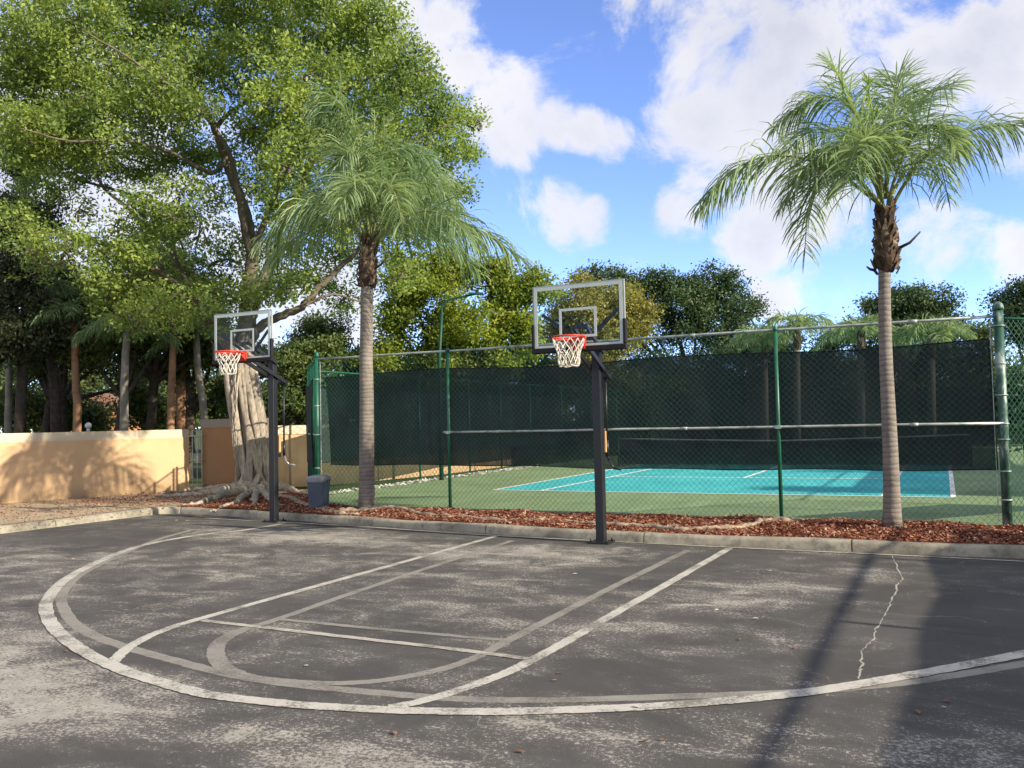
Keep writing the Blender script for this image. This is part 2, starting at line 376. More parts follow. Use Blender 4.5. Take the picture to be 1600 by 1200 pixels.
def m_stucco(name, c, sc=1.2):
    t = NT(name); n = t.noise(sc, 6, .65); st = t.noise(1.5, 4, .6, t.coord((3, 3, .25)))
    a = tuple(x*.88 for x in c); cc = t.ramp(n, [(.3, a), (.7, c)]); cc = t.mix(t.ramp(st, [(.55, 0.0), (.8, .35)]), cc, tuple(x*.6 for x in c))
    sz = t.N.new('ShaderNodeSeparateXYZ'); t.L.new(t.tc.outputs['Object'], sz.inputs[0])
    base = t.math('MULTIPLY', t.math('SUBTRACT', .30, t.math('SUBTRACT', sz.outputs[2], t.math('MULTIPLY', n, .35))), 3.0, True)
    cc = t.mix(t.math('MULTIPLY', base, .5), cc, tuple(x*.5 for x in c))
    t.col(cc).set(.92, 0, .15); t.bump(t.noise(70, 4, .7), .35, .008); return t.m
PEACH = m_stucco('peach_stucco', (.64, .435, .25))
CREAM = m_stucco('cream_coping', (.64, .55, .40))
SHADEW = m_stucco('shaded_peach_stucco', (.42, .24, .12))  # peach stucco in darker tones: this wall's shade is put into its colour
IVORY = simple('white_gate_paint', (.62, .62, .58), .5)
def m_palmbark(name, a, b, scale):
    t = NT(name); z = t.coord((.3, .3, 1)); d = t.noise(7, 4, .7)
    w = t.N.new('ShaderNodeTexWave'); w.wave_type = 'BANDS'; w.bands_direction = 'Z'; w.inputs['Scale'].default_value = scale; w.inputs['Distortion'].default_value = 5.5
    w.inputs['Detail'].default_value = 3; w.inputs['Detail Scale'].default_value = 1.6; t.L.new(z, w.inputs['Vector'])
    c = t.ramp(t.noise(3.5, 6, .7, t.coord((1, 1, .5))), [(.28, a), (.72, b)])
    c = t.mix(t.ramp(w.outputs['Fac'], [(.03, .42), (.30, 0.0)]), c, tuple(x*.42 for x in a))
    c = t.mix(t.ramp(d, [(.55, 0.0), (.75, .5)]), c, tuple(x*.55 for x in a))
    t.col(c).set(.9, 0, .15); t.bump(t.math('ADD', t.math('MULTIPLY', w.outputs['Fac'], .35), d), .6, .02); return t.m
PALMB = m_palmbark('palm_bark', (.17, .148, .125), (.29, .255, .215), 3.6)
def m_boot():
    t = NT('palm_boot_fibre'); i = t.island(); n = t.noise(12, 5, .7)
    c = t.ramp(i, [(.0, (.060, .045, .036)), (.45, (.13, .088, .062)), (.8, (.20, .135, .09)), (.92, (.36, .28, .19))])
    t.col(t.mix(t.ramp(n, [(.4, .6), (.65, 0.0)]), c, (.05, .04, .03))).set(.95, 0, .1); t.bump(n, .8, .02); return t.m
BOOT = m_boot()
BOOTD = simple('dry_frond_base', (.36, .25, .15), .9, 0, .1, .4, 7, .4)
PALML = leaf_mat('palm_leaflet', (.12, .20, .085), (.22, .32, .15), (.36, .46, .25), .42, 1.0)
PALMY = leaf_mat('young_palm_leaflet', (.14, .25, .05), (.22, .32, .06), (.34, .42, .09), .4, 1.0)
RACH = simple('palm_rachis', (.22, .26, .10), .7)
def m_ficus():
    t = NT('ficus_bark'); n = t.noise(1.6, 6, .7, t.coord((2.5, 2.5, .35))); g = t.noise(14, 5, .7, t.coord((1, 1, .4)))
    c = t.ramp(n, [(.3, (.27, .235, .19)), (.55, (.47, .415, .335)), (.75, (.58, .52, .43))]); c = t.mix(t.ramp(g, [(.46, 0.0), (.66, .7)]), c, (.12, .095, .07)); c = t.mix(t.ramp(t.island(), [(.2, .45), (.6, 0.0)]), c, (.20, .165, .125))
    t.col(c).set(.9, 0, .15); t.bump(g, .9, .04); return t.m
FICB = m_ficus()
LIMBB = simple('shaded_limb_bark', (.15, .125, .095), .92, 0, .1, .4, 3, .6)  # limb copy of the ficus bark, darkened to carry the crown's shade
BARKD = simple('dark_bark', (.075, .06, .045), .95, 0, .1, .4, 5, .8)
BARKO = simple('orange_palm_bark', (.34, .19, .11), .9, 0, .1, .3, 4, .5)
BARKG = simple('grey_palm_bark', (.26, .235, .19), .9, 0, .1, .3, 4, .5)
ROOTM = simple('root_bark', (.29, .225, .165), .92, 0, .1, .5, 7, .9)
FICL = leaf_mat('ficus_leaf', (.085, .145, .042), (.215, .305, .075), (.43, .52, .13), .50, .75)
FICD = leaf_mat('olive_understory_leaf', (.055, .080, .026), (.12, .15, .045), (.21, .24, .07), .42, .5)  # dark olive leaf tone for the background trees and shrubs
YELL = leaf_mat('yellow_green_leaf', (.08, .135, .025), (.23, .31, .045), (.40, .43, .065), .45, .45)
OCHR = leaf_mat('ochre_leaf', (.10, .125, .035), (.245, .235, .05), (.38, .335, .078), .38, .45)
DARK = leaf_mat('dark_green_leaf', (.030, .065, .026), (.06, .11, .042), (.11, .165, .06), .28, .35)
MIDG = leaf_mat('mid_green_leaf', (.045, .080, .022), (.10, .15, .04), (.17, .22, .06), .32, .5)
CASU = leaf_mat('dark_needle', (.045, .055, .030), (.085, .10, .048), (.14, .155, .07), .35, .5)
HOUSE = simple('orange_house_wall', (.50, .25, .12), .9)
ROOFM = simple('clay_roof', (.20, .10, .065), .9)
GLOW = simple('lamp_lens', (.5, .5, .48), .3)
DRYLEAF = [simple('dry_leaf_brown', (.20, .10, .05), .8), simple('dry_leaf_red', (.26, .12, .09), .8), simple('dry_leaf_pale', (.52, .44, .34), .8)]
PEBB = simple('white_pebble', (.55, .53, .47), .9)
CABLE = simple('cable_black', (.02, .02, .02), .6)

# ------------------------------------------------------------------ the ground
def sheet(name, poly, z, mat, kind='structure'):
    o = MB().add([(p[0], p[1], z) for p in poly], [tuple(range(len(poly)))]).build(name, mat); return tag(o, kind=kind)
sheet('ground', [(-1500,-1500),(1500,-1500),(1500,1500),(-1500,1500)], -.03, LAWN)
KB = [(40,13.6),(14,13.5),(3.0,13.43),(.87,13.42),(-1.8,13.36),(-4.34,13.34),(-6.757,13.647),(-9.02,13.925),(-10.756,14.22),(-12.563,14.49),(-14.435,14.74),(-15.85,14.84)]
KL = [(-15.85,14.84),(-16.30,14.62),(-16.36,13.4),(-16.45,11.0),(-16.7,6.0),(-17,-2.0),(-17.2,-20)]
sheet('parking_lot', KB+KL[1:]+[(-17.2,-40),(40,-40)], 0.0, ASPH)
def kerb():
    mb = MB(); Hh = .145
    def run(P, n, joint, W=.17):
        P = spline(P, n); L = np.concatenate([[0], np.cumsum(np.linalg.norm(np.diff(P, axis=0), axis=1))])
        T = np.gradient(P, axis=0); T /= np.linalg.norm(T, axis=1)[:, None]; Nn = np.stack([T[:,1], -T[:,0]], 1)
        prof = [(-.0, -.02), (.012, .10), (.045, Hh), (W, Hh+.004), (W+.02, Hh-.03), (W+.02, -.02)]
        V = []; Fs = []
        for i in range(len(P)):
            l = L[i]; jit = .006*math.sin(l*1.3)+.005*math.sin(l*4.7+1)+.004*math.sin(int(l/joint)*7.1); zz = .006*math.sin(l*2.1)+.008*math.sin(int(l/joint)*5.3)
            for (o, z) in prof: V.append((P[i][0]+Nn[i][0]*(o+jit), P[i][1]+Nn[i][1]*(o+jit), z+(zz if z > .05 else 0)))
        k = len(prof)
        for i in range(len(P)-1):
            if joint and int(L[i]/joint) != int(L[i+1]/joint): continue
            for j in range(k-1): Fs.append((i*k+j, (i+1)*k+j, (i+1)*k+j+1, i*k+j+1))
        mb.add(V, Fs, True)
    K1 = [p for p in KB if p[0] < 15]
    run(K1, 1800, 3.05); run([(p[0], p[1]) for p in KL], 1400, 3.05, .30)
    return tag(mb.build('kerb', CONC), kind='structure')
kerb()
# planting bed: a gently mounded sheet between kerb and court, then sandy soil to the wall
def bedz(x, y):
    return .125+.035*min(1, max(0, (y-13.7)/2))+.02*math.sin(x*1.7)*math.sin(y*2.3+x)+.015*math.sin(x*4.1+y*3.3)
def bed(name, x0, x1, nx, ylo, yhi, ny, mat):
    V = []; Fs = []
    for i in range(nx+1):
        x = x0+(x1-x0)*i/nx; a = ylo(x); b = yhi(x)
        for j in range(ny+1):
            y = a+(b-a)*j/ny; V.append((x, y, bedz(x, y)))
    for i in range(nx):
        for j in range(ny):
            q = i*(ny+1)+j; Fs.append((q, q+ny+1, q+ny+2, q+1))
    return tag(MB().add(V, Fs, True).build(name, mat), kind='structure')
kbx = np.array([p[0] for p in KB][::-1]); kby = np.array([p[1] for p in KB][::-1])
def kerby(x): return float(np.interp(x, kbx, kby))
FY = 15.9                                                       # line of the front fence
def bedtop(x): return FY+.05 if x > -12.75 else (FY+.05+(-12.75-x)*1.06 if x > -15.1 else FY+3.6)
bed('mulch_bed', -16.1, 14, 260, lambda x: kerby(x)+.12, bedtop, 24, SOIL)
bed('sandy_verge', -26, -16.1, 60, lambda x: -6.0, lambda x: 20.1, 60, SAND) if False else None
tag(MB().add([(-17.32,-20,.125),(-16.84,6,.125),(-16.60,11,.125),(-16.50,13.4,.125),(-16.42,14.75,.125),(-15.95,15.0,.12),(-15.9,20.3,.11),(-20.6,20.3,.10),(-26,9,.10),(-30,-20,.10)], [tuple(range(10))]).build('sandy_verge', SAND), kind='structure')
# tennis court
ENC = [(-12.75,FY),(-15.1,18.4),(-15.1,51.5),(3.9,51.5),(3.9,19.4),(.84,FY)]
sheet('tennis_apron', [(-12.75,FY+.02),(-15.1,18.4),(-15.1,51.5),(3.9,51.5),(3.9,19.4),(.84,FY+.02)], .10, CGREEN)
TX0, TX1, TY0, TY1 = -11.06, .11, 21.3, 45.2
sheet('tennis_court', [(TX0,TY0),(TX1,TY0),(TX1,TY1),(TX0,TY1)], .104, CTEAL)
def lines():
    mb = MB(); w = .055
    def ln(a, b):
        a = Vector((*a, 0)); b = Vector((*b, 0)); t = (b-a).normalized(); n = Vector((-t.y, t.x, 0))*w
        mb.add([(p.x, p.y, .108) for p in (a-n, a+n, b+n, b-n)][::-1], [(0,1,2,3)])
    sx = 1.40
    segs = [((TX0,TY0-.03),(TX1,TY0-.03)),((TX0,TY1),(TX1,TY1)),((TX0,TY0+.03),(TX0,TY1-.06)),((TX1,TY0+.03),(TX1,TY1-.06)),
            ((TX0+sx,TY0+.03),(TX0+sx,TY1-.06)),((TX1-sx,TY0+.03),(TX1-sx,TY1-.06)),((TX0+sx+.06,26.9),(TX1-sx-.06,26.9)),((TX0+sx+.06,39.7),(TX1-sx-.06,39.7)),
            ((-5.47,26.96),(-5.47,39.64))]
    for a, b in segs: ln(a, b)
    return tag(mb.build('tennis_lines', CLINE), kind='structure')
lines()
tag(MB().add([(p[0], p[1], .095) for p in [(-15.1,18.4),(-18,18.4),(-18.5,21),(-17,24),(-17,51.5),(-15.1,51.5)]], [tuple(range(6))]).build('side_lawn', LAWN), kind='structure')

# ------------------------------------------------------------------ painted court lines
def ribbon(name, P, w, z, mat, n=90, jit=.006):
    P = spline([(p[0], p[1]) for p in P], n); T = np.gradient(P, axis=0); T /= np.linalg.norm(T, axis=1)[:, None]; Nn = np.stack([-T[:,1], T[:,0]], 1)
    V = []; Fs = []
    for i in range(n):
        ww = w(i/(n-1)) if callable(w) else w
        for s in (-1, 1): q = P[i]+Nn[i]*s*(ww/2+random.uniform(-jit, jit)); V.append((q[0], q[1], z))
    for i in range(n-1): Fs.append((2*i, 2*i+2, 2*i+3, 2*i+1))
    return tag(MB().add(V, Fs).build(name, mat), kind='structure')
g2 = lambda pts: [tuple(gp(x, y)[:2]) for x, y in pts]
ribbon('faded_arc_line', g2([(300,828),(250,842),(185,868),(130,895),(102,920),(96,940),(112,970),(145,992),(200,1012),(280,1034),(350,1052),(430,1066),(540,1078),(700,1091),(800,1094),(900,1093),(1100,1087),(1270,1080),(1400,1068),(1480,1057),(1600,1037),(1700,1018)]), .125, .0015, FADED, 260)
ribbon('faded_key_line', g2([(800,845),(600,910),(435,967),(385,982),(348,1000),(337,1020),(350,1043),(385,1056),(440,1064),(520,1068),(600,1063),(680,1048),(740,1029),(790,1003),(870,962),(960,916),(1075,860)]), lambda t: .11 if not .2 < t < .42 else .15, .0027, FADED, 200)
ribbon('faded_free_throw_line', g2([(437,968),(560,980),(700,993),(795,1001)]), .085, .0039, FADED, 30)
ribbon('key_line', g2([(775,838),(700,859),(560,898),(420,937),(310,968),(270,980),(230,996),(197,1015),(176,1036)]), .115, .0051, PAINT, 120)
ribbon('key_line', g2([(1140,857),(1040,914),(950,965),(890,1000),(835,1030),(790,1052),(720,1078),(660,1096),(610,1106)]), .115, .0051, PAINT, 120)
ribbon('free_throw_line', g2([(316,970),(420,982),(560,998),(700,1014),(832,1031)]), .085, .0063, CHALK, 60)
ribbon('arc_line', g2([(440,819),(380,829),(300,838),(215,855),(150,880),(100,908),(76,935),(72,955),(85,982),(125,1015),(180,1043),(240,1064),(320,1085),(420,1098),(520,1106),(620,1111),(720,1113),(800,1113),(900,1110),(1000,1106),(1100,1099),(1200,1090),(1300,1077),(1400,1060),(1500,1042),(1600,1022),(1700,1000)]), .14, .0075, PAINT, 300)
ribbon('baseline', g2([(1700,884),(1600,878),(1400,868),(1140,856),(1000,849),(800,839),(700,833),(560,823),(430,816),(320,810)]), .07, .0087, CHALK, 120)
def crack():
    P = g2([(1394,868),(1399,880),(1412,905),(1403,912),(1398,928),(1388,950),(1376,972),(1368,985),(1366,998),(1350,1012),(1344,1020),(1347,1040),(1344,1052),(1341,1074)])
    Q = []
    for a, b in zip(P[:-1], P[1:]):
        for k in range(6):
            t = k/6; Q.append((a[0]+(b[0]-a[0])*t+random.uniform(-.012,.012), a[1]+(b[1]-a[1])*t+random.uniform(-.02,.02)))
    ribbon('pavement_crack', Q, lambda t: .012, .0021, simple('crack_filler', (.34,.32,.27), .9), len(Q), .008)
crack()

# ------------------------------------------------------------------ mulch chips and debris (countless)
def chips(name, n, sampler, mat, l0=.025, l1=.07):
    P = np.array([sampler() for _ in range(n)]); k = len(P)
    a = rng.uniform(0, 2*np.pi, k); tilt = rng.uniform(-.6, .6, k); L = rng.uniform(l0, l1, k); W = L*rng.uniform(.22, .45, k)
    u = np.stack([np.cos(a)*np.cos(tilt), np.sin(a)*np.cos(tilt), np.sin(tilt)], 1)*L[:,None]/2
    roll = rng.uniform(-.7, .7, k); v = np.stack([-np.sin(a)*np.cos(roll), np.cos(a)*np.cos(roll), np.sin(roll)], 1)*W[:,None]/2
    V = np.stack([P-u-v, P+u-v, P+u+v, P-u+v], 1).reshape(-1, 3)
    o = from_arrays(name, V, np.arange(4*k).reshape(-1, 4), mat); return tag(o, kind='stuff')
def s_bed():
    while True:
        x = random.uniform(-16.0, 2.6); y = random.uniform(kerby(x)+.2, bedtop(x)-.05)
        if x < -12.6 and random.random() < .4*(y-15)/4: continue
        return (x, y, bedz(x, y)+random.uniform(.004, .03))
o = chips('mulch', 30000, s_bed, CHIP); tag(o, 'red brown wood mulch covering the planting bed behind the kerb', 'mulch')
def s_verge():
    x = random.uniform(-21.5, -16.1); y = random.uniform(9, 19.6)
    if random.random() < .4: x, y = random.uniform(-20.4, -16.1), random.uniform(15, 19.4)
    return (x, y, .125+random.uniform(.002, .02))
o = chips('dry_litter', 9000, s_verge, CHIP, .02, .06); tag(o, 'dry leaf litter and bark bits on the sandy verge by the peach wall', 'leaf litter')

# ------------------------------------------------------------------ fences
def chainlink(mb, A, B, z0, z1, pitch=.075, w=.0048):
    """straight wires crossing on both diagonals, between ground points A and B"""
    A = np.array(A, float); B = np.array(B, float); L = np.linalg.norm(B-A); t = (B-A)/L; n = np.array([-t[1], t[0]]); H = z1-z0
    step = pitch*math.sqrt(2)*1.02
    for sgn, off in ((1, .003), (-1, -.003)):
        c = -H
        while c < L:
            s0, s1 = max(c, 0), min(c+H, L)
            if s1-s0 > .01:
                za, zb = (z0+(s0-c), z0+(s1-c)) if sgn > 0 else (z1-(s0-c), z1-(s1-c))
                pa = A+t*s0+n*off; pb = A+t*s1+n*off
                mb.beam((pa[0], pa[1], za), (pb[0], pb[1], zb), w, w, up=(n[0], n[1], 0))
            c += step
def cloth(A, B, top, bot, off, n=60, rip=.022, lean=(0,0)):
    """hanging windscreen; top(s), bot(s) give heights along it"""
    A = np.array(A, float); B = np.array(B, float); L = np.linalg.norm(B-A); t = (B-A)/L; nn = np.array([-t[1], t[0]])*off/abs(off)
    V = []; Fs = []; m = 8
    for i in range(n+1):
        s = i/n
        for j in range(m+1):
            q = j/m; z = bot(s)+(top(s)-bot(s))*q
            d = abs(off)+rip*math.sin(s*L*2.1+q*2)*math.sin(q*math.pi)+rip*.5*math.sin(s*L*7+q*5)
            ss = s+(lean[0]*(1-s)+lean[1]*s)*(1-q)/L
            p = A+t*ss*L+nn*d; V.append((p[0], p[1], z))
    for i in range(n):
        for j in range(m):
            k = i*(m+1)+j; Fs.append((k, k+m+1, k+m+2, k+1))
    return V, Fs
def screen(parent, A, B, top, bot, off, n=60, lean=(0,0), name='windscreen', hem=True):
    V, Fs = cloth(A, B, top, bot, off, n, lean=lean)
    s = MB().add(V, Fs, True).build(name, SCREEN, parent)
    if hem:
        mb = MB(); m = 9
        for row in (0, m-1): mb.tube([(V[i*m+row][0], V[i*m+row][1], V[i*m+row][2]) for i in range(n+1)], .011, 4)
        for colm in (0, n): mb.tube([V[colm*m+j] for j in range(m)], .011, 4)
        mb.build('hem', HEM, s)
    return s

fn = thing('tennis_fence', 'long green chain link tennis fence with dark windscreen, along the mulch bed behind the hoops', 'fence')
RZ, MZ, FZ = 3.46, 1.755, .12
PX = [-9.27, -2.61]; CX0, CX1 = -12.72, .83
def rail(parent, A, B, z, r=.024, mat=GALV, name='top_rail', n=8):
    L = math.hypot(B[0]-A[0], B[1]-A[1]); k = max(2, int(L/1.2)); P = [(A[0]+(B[0]-A[0])*i/k, A[1]+(B[1]-A[1])*i/k, z+random.uniform(-.006,.006)) for i in range(k+1)]
    mb = MB(); mb.tube(P, r, n)
    x = 0
    for i in range(1, k, 3): mb.tube([Vector(P[i])-Vector((B[0]-A[0], B[1]-A[1], 0))/L*.06, Vector(P[i])+Vector((B[0]-A[0], B[1]-A[1], 0))/L*.06], r*1.25, n)
    return mb.build(name, mat, parent)
rail(fn, (CX0,FY), (CX1,FY), RZ); rail(fn, (CX0,FY+.0), (CX0+.001,FY-.0), MZ) if False else None
rail(fn, (PX[0]-.12,FY-.055), (CX1,FY-.055), MZ, .024, GALV, 'middle_rail')
mb = MB()
chainlink(mb, (CX0,FY), (CX1,FY), FZ+.02, RZ-.02, .075, .0036)
mb.build('chain_link_mesh', GREEN, fn)
for x in PX:
    mb = MB(); mb.cyl((x, FY-.035), .034, .05, RZ-.02, 12); mb.lathe((x, FY-.035, RZ-.02), [(.042,0),(.042,.05),(.03,.075),(.012,.085)], 12)
    p = mb.build('fence_post', GREEN, fn)
    c = MB(); c.beam((x-.05, FY-.07, MZ), (x+.05, FY-.07, MZ), .03, .06); c.build('clamp', GALV, p)
def corner(parent, x, y, r, mat, h1, bands):
    mb = MB(); mb.cyl((x, y), r, .02, h1, 16); mb.lathe((x, y, h1), [(r*1.12,0),(r*1.18,.03),(r*1.1,.07),(r*.8,.11),(r*.3,.135)], 16)
    p = mb.build('corner_post', mat, parent)
    for z in bands:
        b = MB(); b.tube([(x+math.cos(a)*(r+.006), y+math.sin(a)*(r+.006), z) for a in np.linspace(0, 2*math.pi, 17)[:-1]], .012, 6, closed=True); b.build('tension_band', GALV, p)
    return p
corner(fn, CX1, FY, .072, PEEL, 3.55, [.55, 1.0, 1.5, 1.75, 2.2, 2.7, 3.3])
corner(fn, CX0, FY, .05, GREEN, 3.5, [.5, 1.0, 1.75, 2.4, 3.0])
for x in (CX1-.12, CX0+.1):
    tb = MB(); tb.beam((x, FY, .2), (x, FY, 3.4), .02, .012); tb.build('tension_bar', GALV, fn)
def ftop(s):
    x = -12.5+s*13.2; return 3.075+.03*math.sin(x*1.1)-.02*abs(math.sin((x+2.6)/6.7*math.pi))+(.03 if x > -2 else 0)*(x+2)/2.7
def fbot(s):
    x = -12.5+s*13.2; return 1.075-.065*min(1, max(0, (x+9)/4))+.012*math.sin(x*2.3)
screen(fn, (-12.5,FY), (.68,FY), ftop, fbot, .05, 120, lean=(.12,.05))

sf = thing('court_fence', 'green chain link fence enclosing the left side and far end of the tennis court', 'fence')
def fence_run(parent, A, B, posts, scr=None, z1=3.42, mesh=True, pitch=.10, w=.006):
    A = np.array(A, float); B = np.array(B, float)
    rail(parent, A, B, z1, .022, GREEN)
    if mesh:
        mb = MB(); chainlink(mb, A, B, .12, z1-.02, pitch, w); mb.build('chain_link_mesh', GREEN, parent)
    for s in posts:
        p = A+(B-A)*s; mb = MB(); mb.cyl(p, .035, .05, z1+.03, 10); mb.lathe((p[0], p[1], z1+.03), [(.042,0),(.03,.04),(.008,.05)], 10); mb.build('fence_post', GREEN, parent)
fence_run(sf, (-15.1,18.55), (-15.1,51.5), [0,.07,.165,.265,.34,.42,.52,.63,.74,.85,1.0], pitch=.14, w=.006)
screen(sf, (-15.1,18.6), (-15.1,36.0), lambda s: 2.95, lambda s: .95, .05, 60)  # extra length added to shade the boundary wall behind
fence_run(sf, (-15.0,51.5), (3.9,51.5), [.2,.4,.6,.8,1.0], mesh=False)
screen(sf, (-15.0,51.4), (3.9,51.4), lambda s: 3.2, lambda s: .25, .05, 40)
fence_run(sf, (3.9,51.4), (3.9,19.4), [.1,.2,.3,.4,.5,.6,.7,.8,.9], mesh=False)
screen(sf, (3.9,50.0), (3.9,21.5), lambda s: 3.1, lambda s: 1.0, .05, 40)

lf = thing('fence_gate', 'green chain link gate panel with dark screen at left fence corner beside the bin', 'gate')
GA, GB = (CX0-.07, FY+.03), (-15.05, 18.45)
fence_run(lf, GA, GB, [.28,.52,.76,1.0], pitch=.085)
screen(lf, (GA[0]-.1, GA[1]+.1), (GB[0]+.05, GB[1]-.05), lambda s: 3.02-.1*math.sin(s*3.1), lambda s: 1.02, .05, 16)
rail(lf, (GA[0], GA[1]-.05), (GB[0]-.05, GB[1]), 1.75, .02, GALV, 'middle_rail')
bb = MB(); bb.box((GB[0]+.16, GB[1]-.14, .62), (.03,.42,.95), .75); bb.build('lower_slat', GREEN, lf)

rf = thing('fence_wing', 'short chain link fence wing running back from the peeling corner post at the right edge', 'fence')
fence_run(rf, (CX1+.08,FY+.05), (3.9,19.4), [.5,1.0], pitch=.08, w=.006)
screen(rf, (CX1+.35,FY+.32), (3.8,19.3), lambda s: 1.95, lambda s: 1.0, .05, 12, name='windscreen')

# the neighbouring court's fence, out of frame to the right: its rail, screen and posts throw the long shade on the asphalt
ef = thing('side_fence', 'tall screened fence along the right side of the parking lot', 'fence')
XE = 5.98
rail(ef, (XE,-14), (XE,14.4), 3.42, .034, GREEN)
for y in (-8.5,-5.2,-1.6,2.0,4.15,8.15,12.2,14.4):
    mb = MB(); mb.cyl((XE, y), .035, 0, 3.42, 10); mb.build('fence_post', GREEN, ef)
def etop(s):
    y = -14+s*28.4; return 3.10+.045*math.sin((y-2.5)*.62)+.02*math.sin(y*1.7)
screen(ef, (XE,-14), (XE,14.4), etop, lambda s: .12, -.06, 80, hem=False)

# tennis net
tn = thing('tennis_net', 'white topped tennis net across the teal court, seen through the windscreen', 'tennis net', (0,0,0))
NY = 33.2
def ncz(x): return 1.02+.14*min(1, abs(x+5.47)/5.9)**1.2
mb = MB(); mb.tube([(x, NY, ncz(x)) for x in np.linspace(-11.6,.7,25)], .035, 6); mb.build('net_band', CLINE, tn)
mb = MB(); xs = np.linspace(-11.6,.7,25)
mb.add([(x, NY, z) for x in xs for z in (.15, ncz(x)-.03)], [(2*i,2*i+2,2*i+3,2*i+1) for i in range(24)]); mb.build('netting', SCREEN, tn)
for x in (-11.65,.75):
    mb = MB(); mb.cyl((x, NY), .04, .1, 1.22, 10); mb.build('net_post', GREEN, tn)

# court light pole
lb = gp(690,750,.1)
lp = thing('court_light', 'green curved arm light pole rising over the left court fence', 'light pole', lb)
tp = local(lp, at(690,478,lb@RM[2]-CAM@RM[2])); ep = local(lp, at(745,459,lb@RM[2]-CAM@RM[2]))
hx = Vector((ep[0]-tp[0], ep[1]-tp[1], 0))
pts = [(0,0,0),(0,0,2),(0,0,4),(tp[0],tp[1],tp[2]-.25)]
pb = MB(); pb.tube(pts, [.075,.07,.06,.05], 10); pb.build('pole', DGREEN, lp)
ab = MB(); T = Vector(tp); arm = [T+Vector((0,0,-.3)), T+Vector((0,0,-.1)), T+hx*.06+Vector((0,0,.07)), T+hx*.18+Vector((0,0,.18)), T+hx*.4+Vector((0,0,.24)), Vector(ep)]
ab.tube([tuple(p) for p in spline([tuple(p) for p in arm], 16)], .035, 8); a = ab.build('arm', DGREEN, lp)
hb = MB(); hb.beam(Vector(ep)-hx.normalized()*.25, Vector(ep)+hx.normalized()*.2, .22, .06); hb.build('lamp_head', DGREEN, lp)

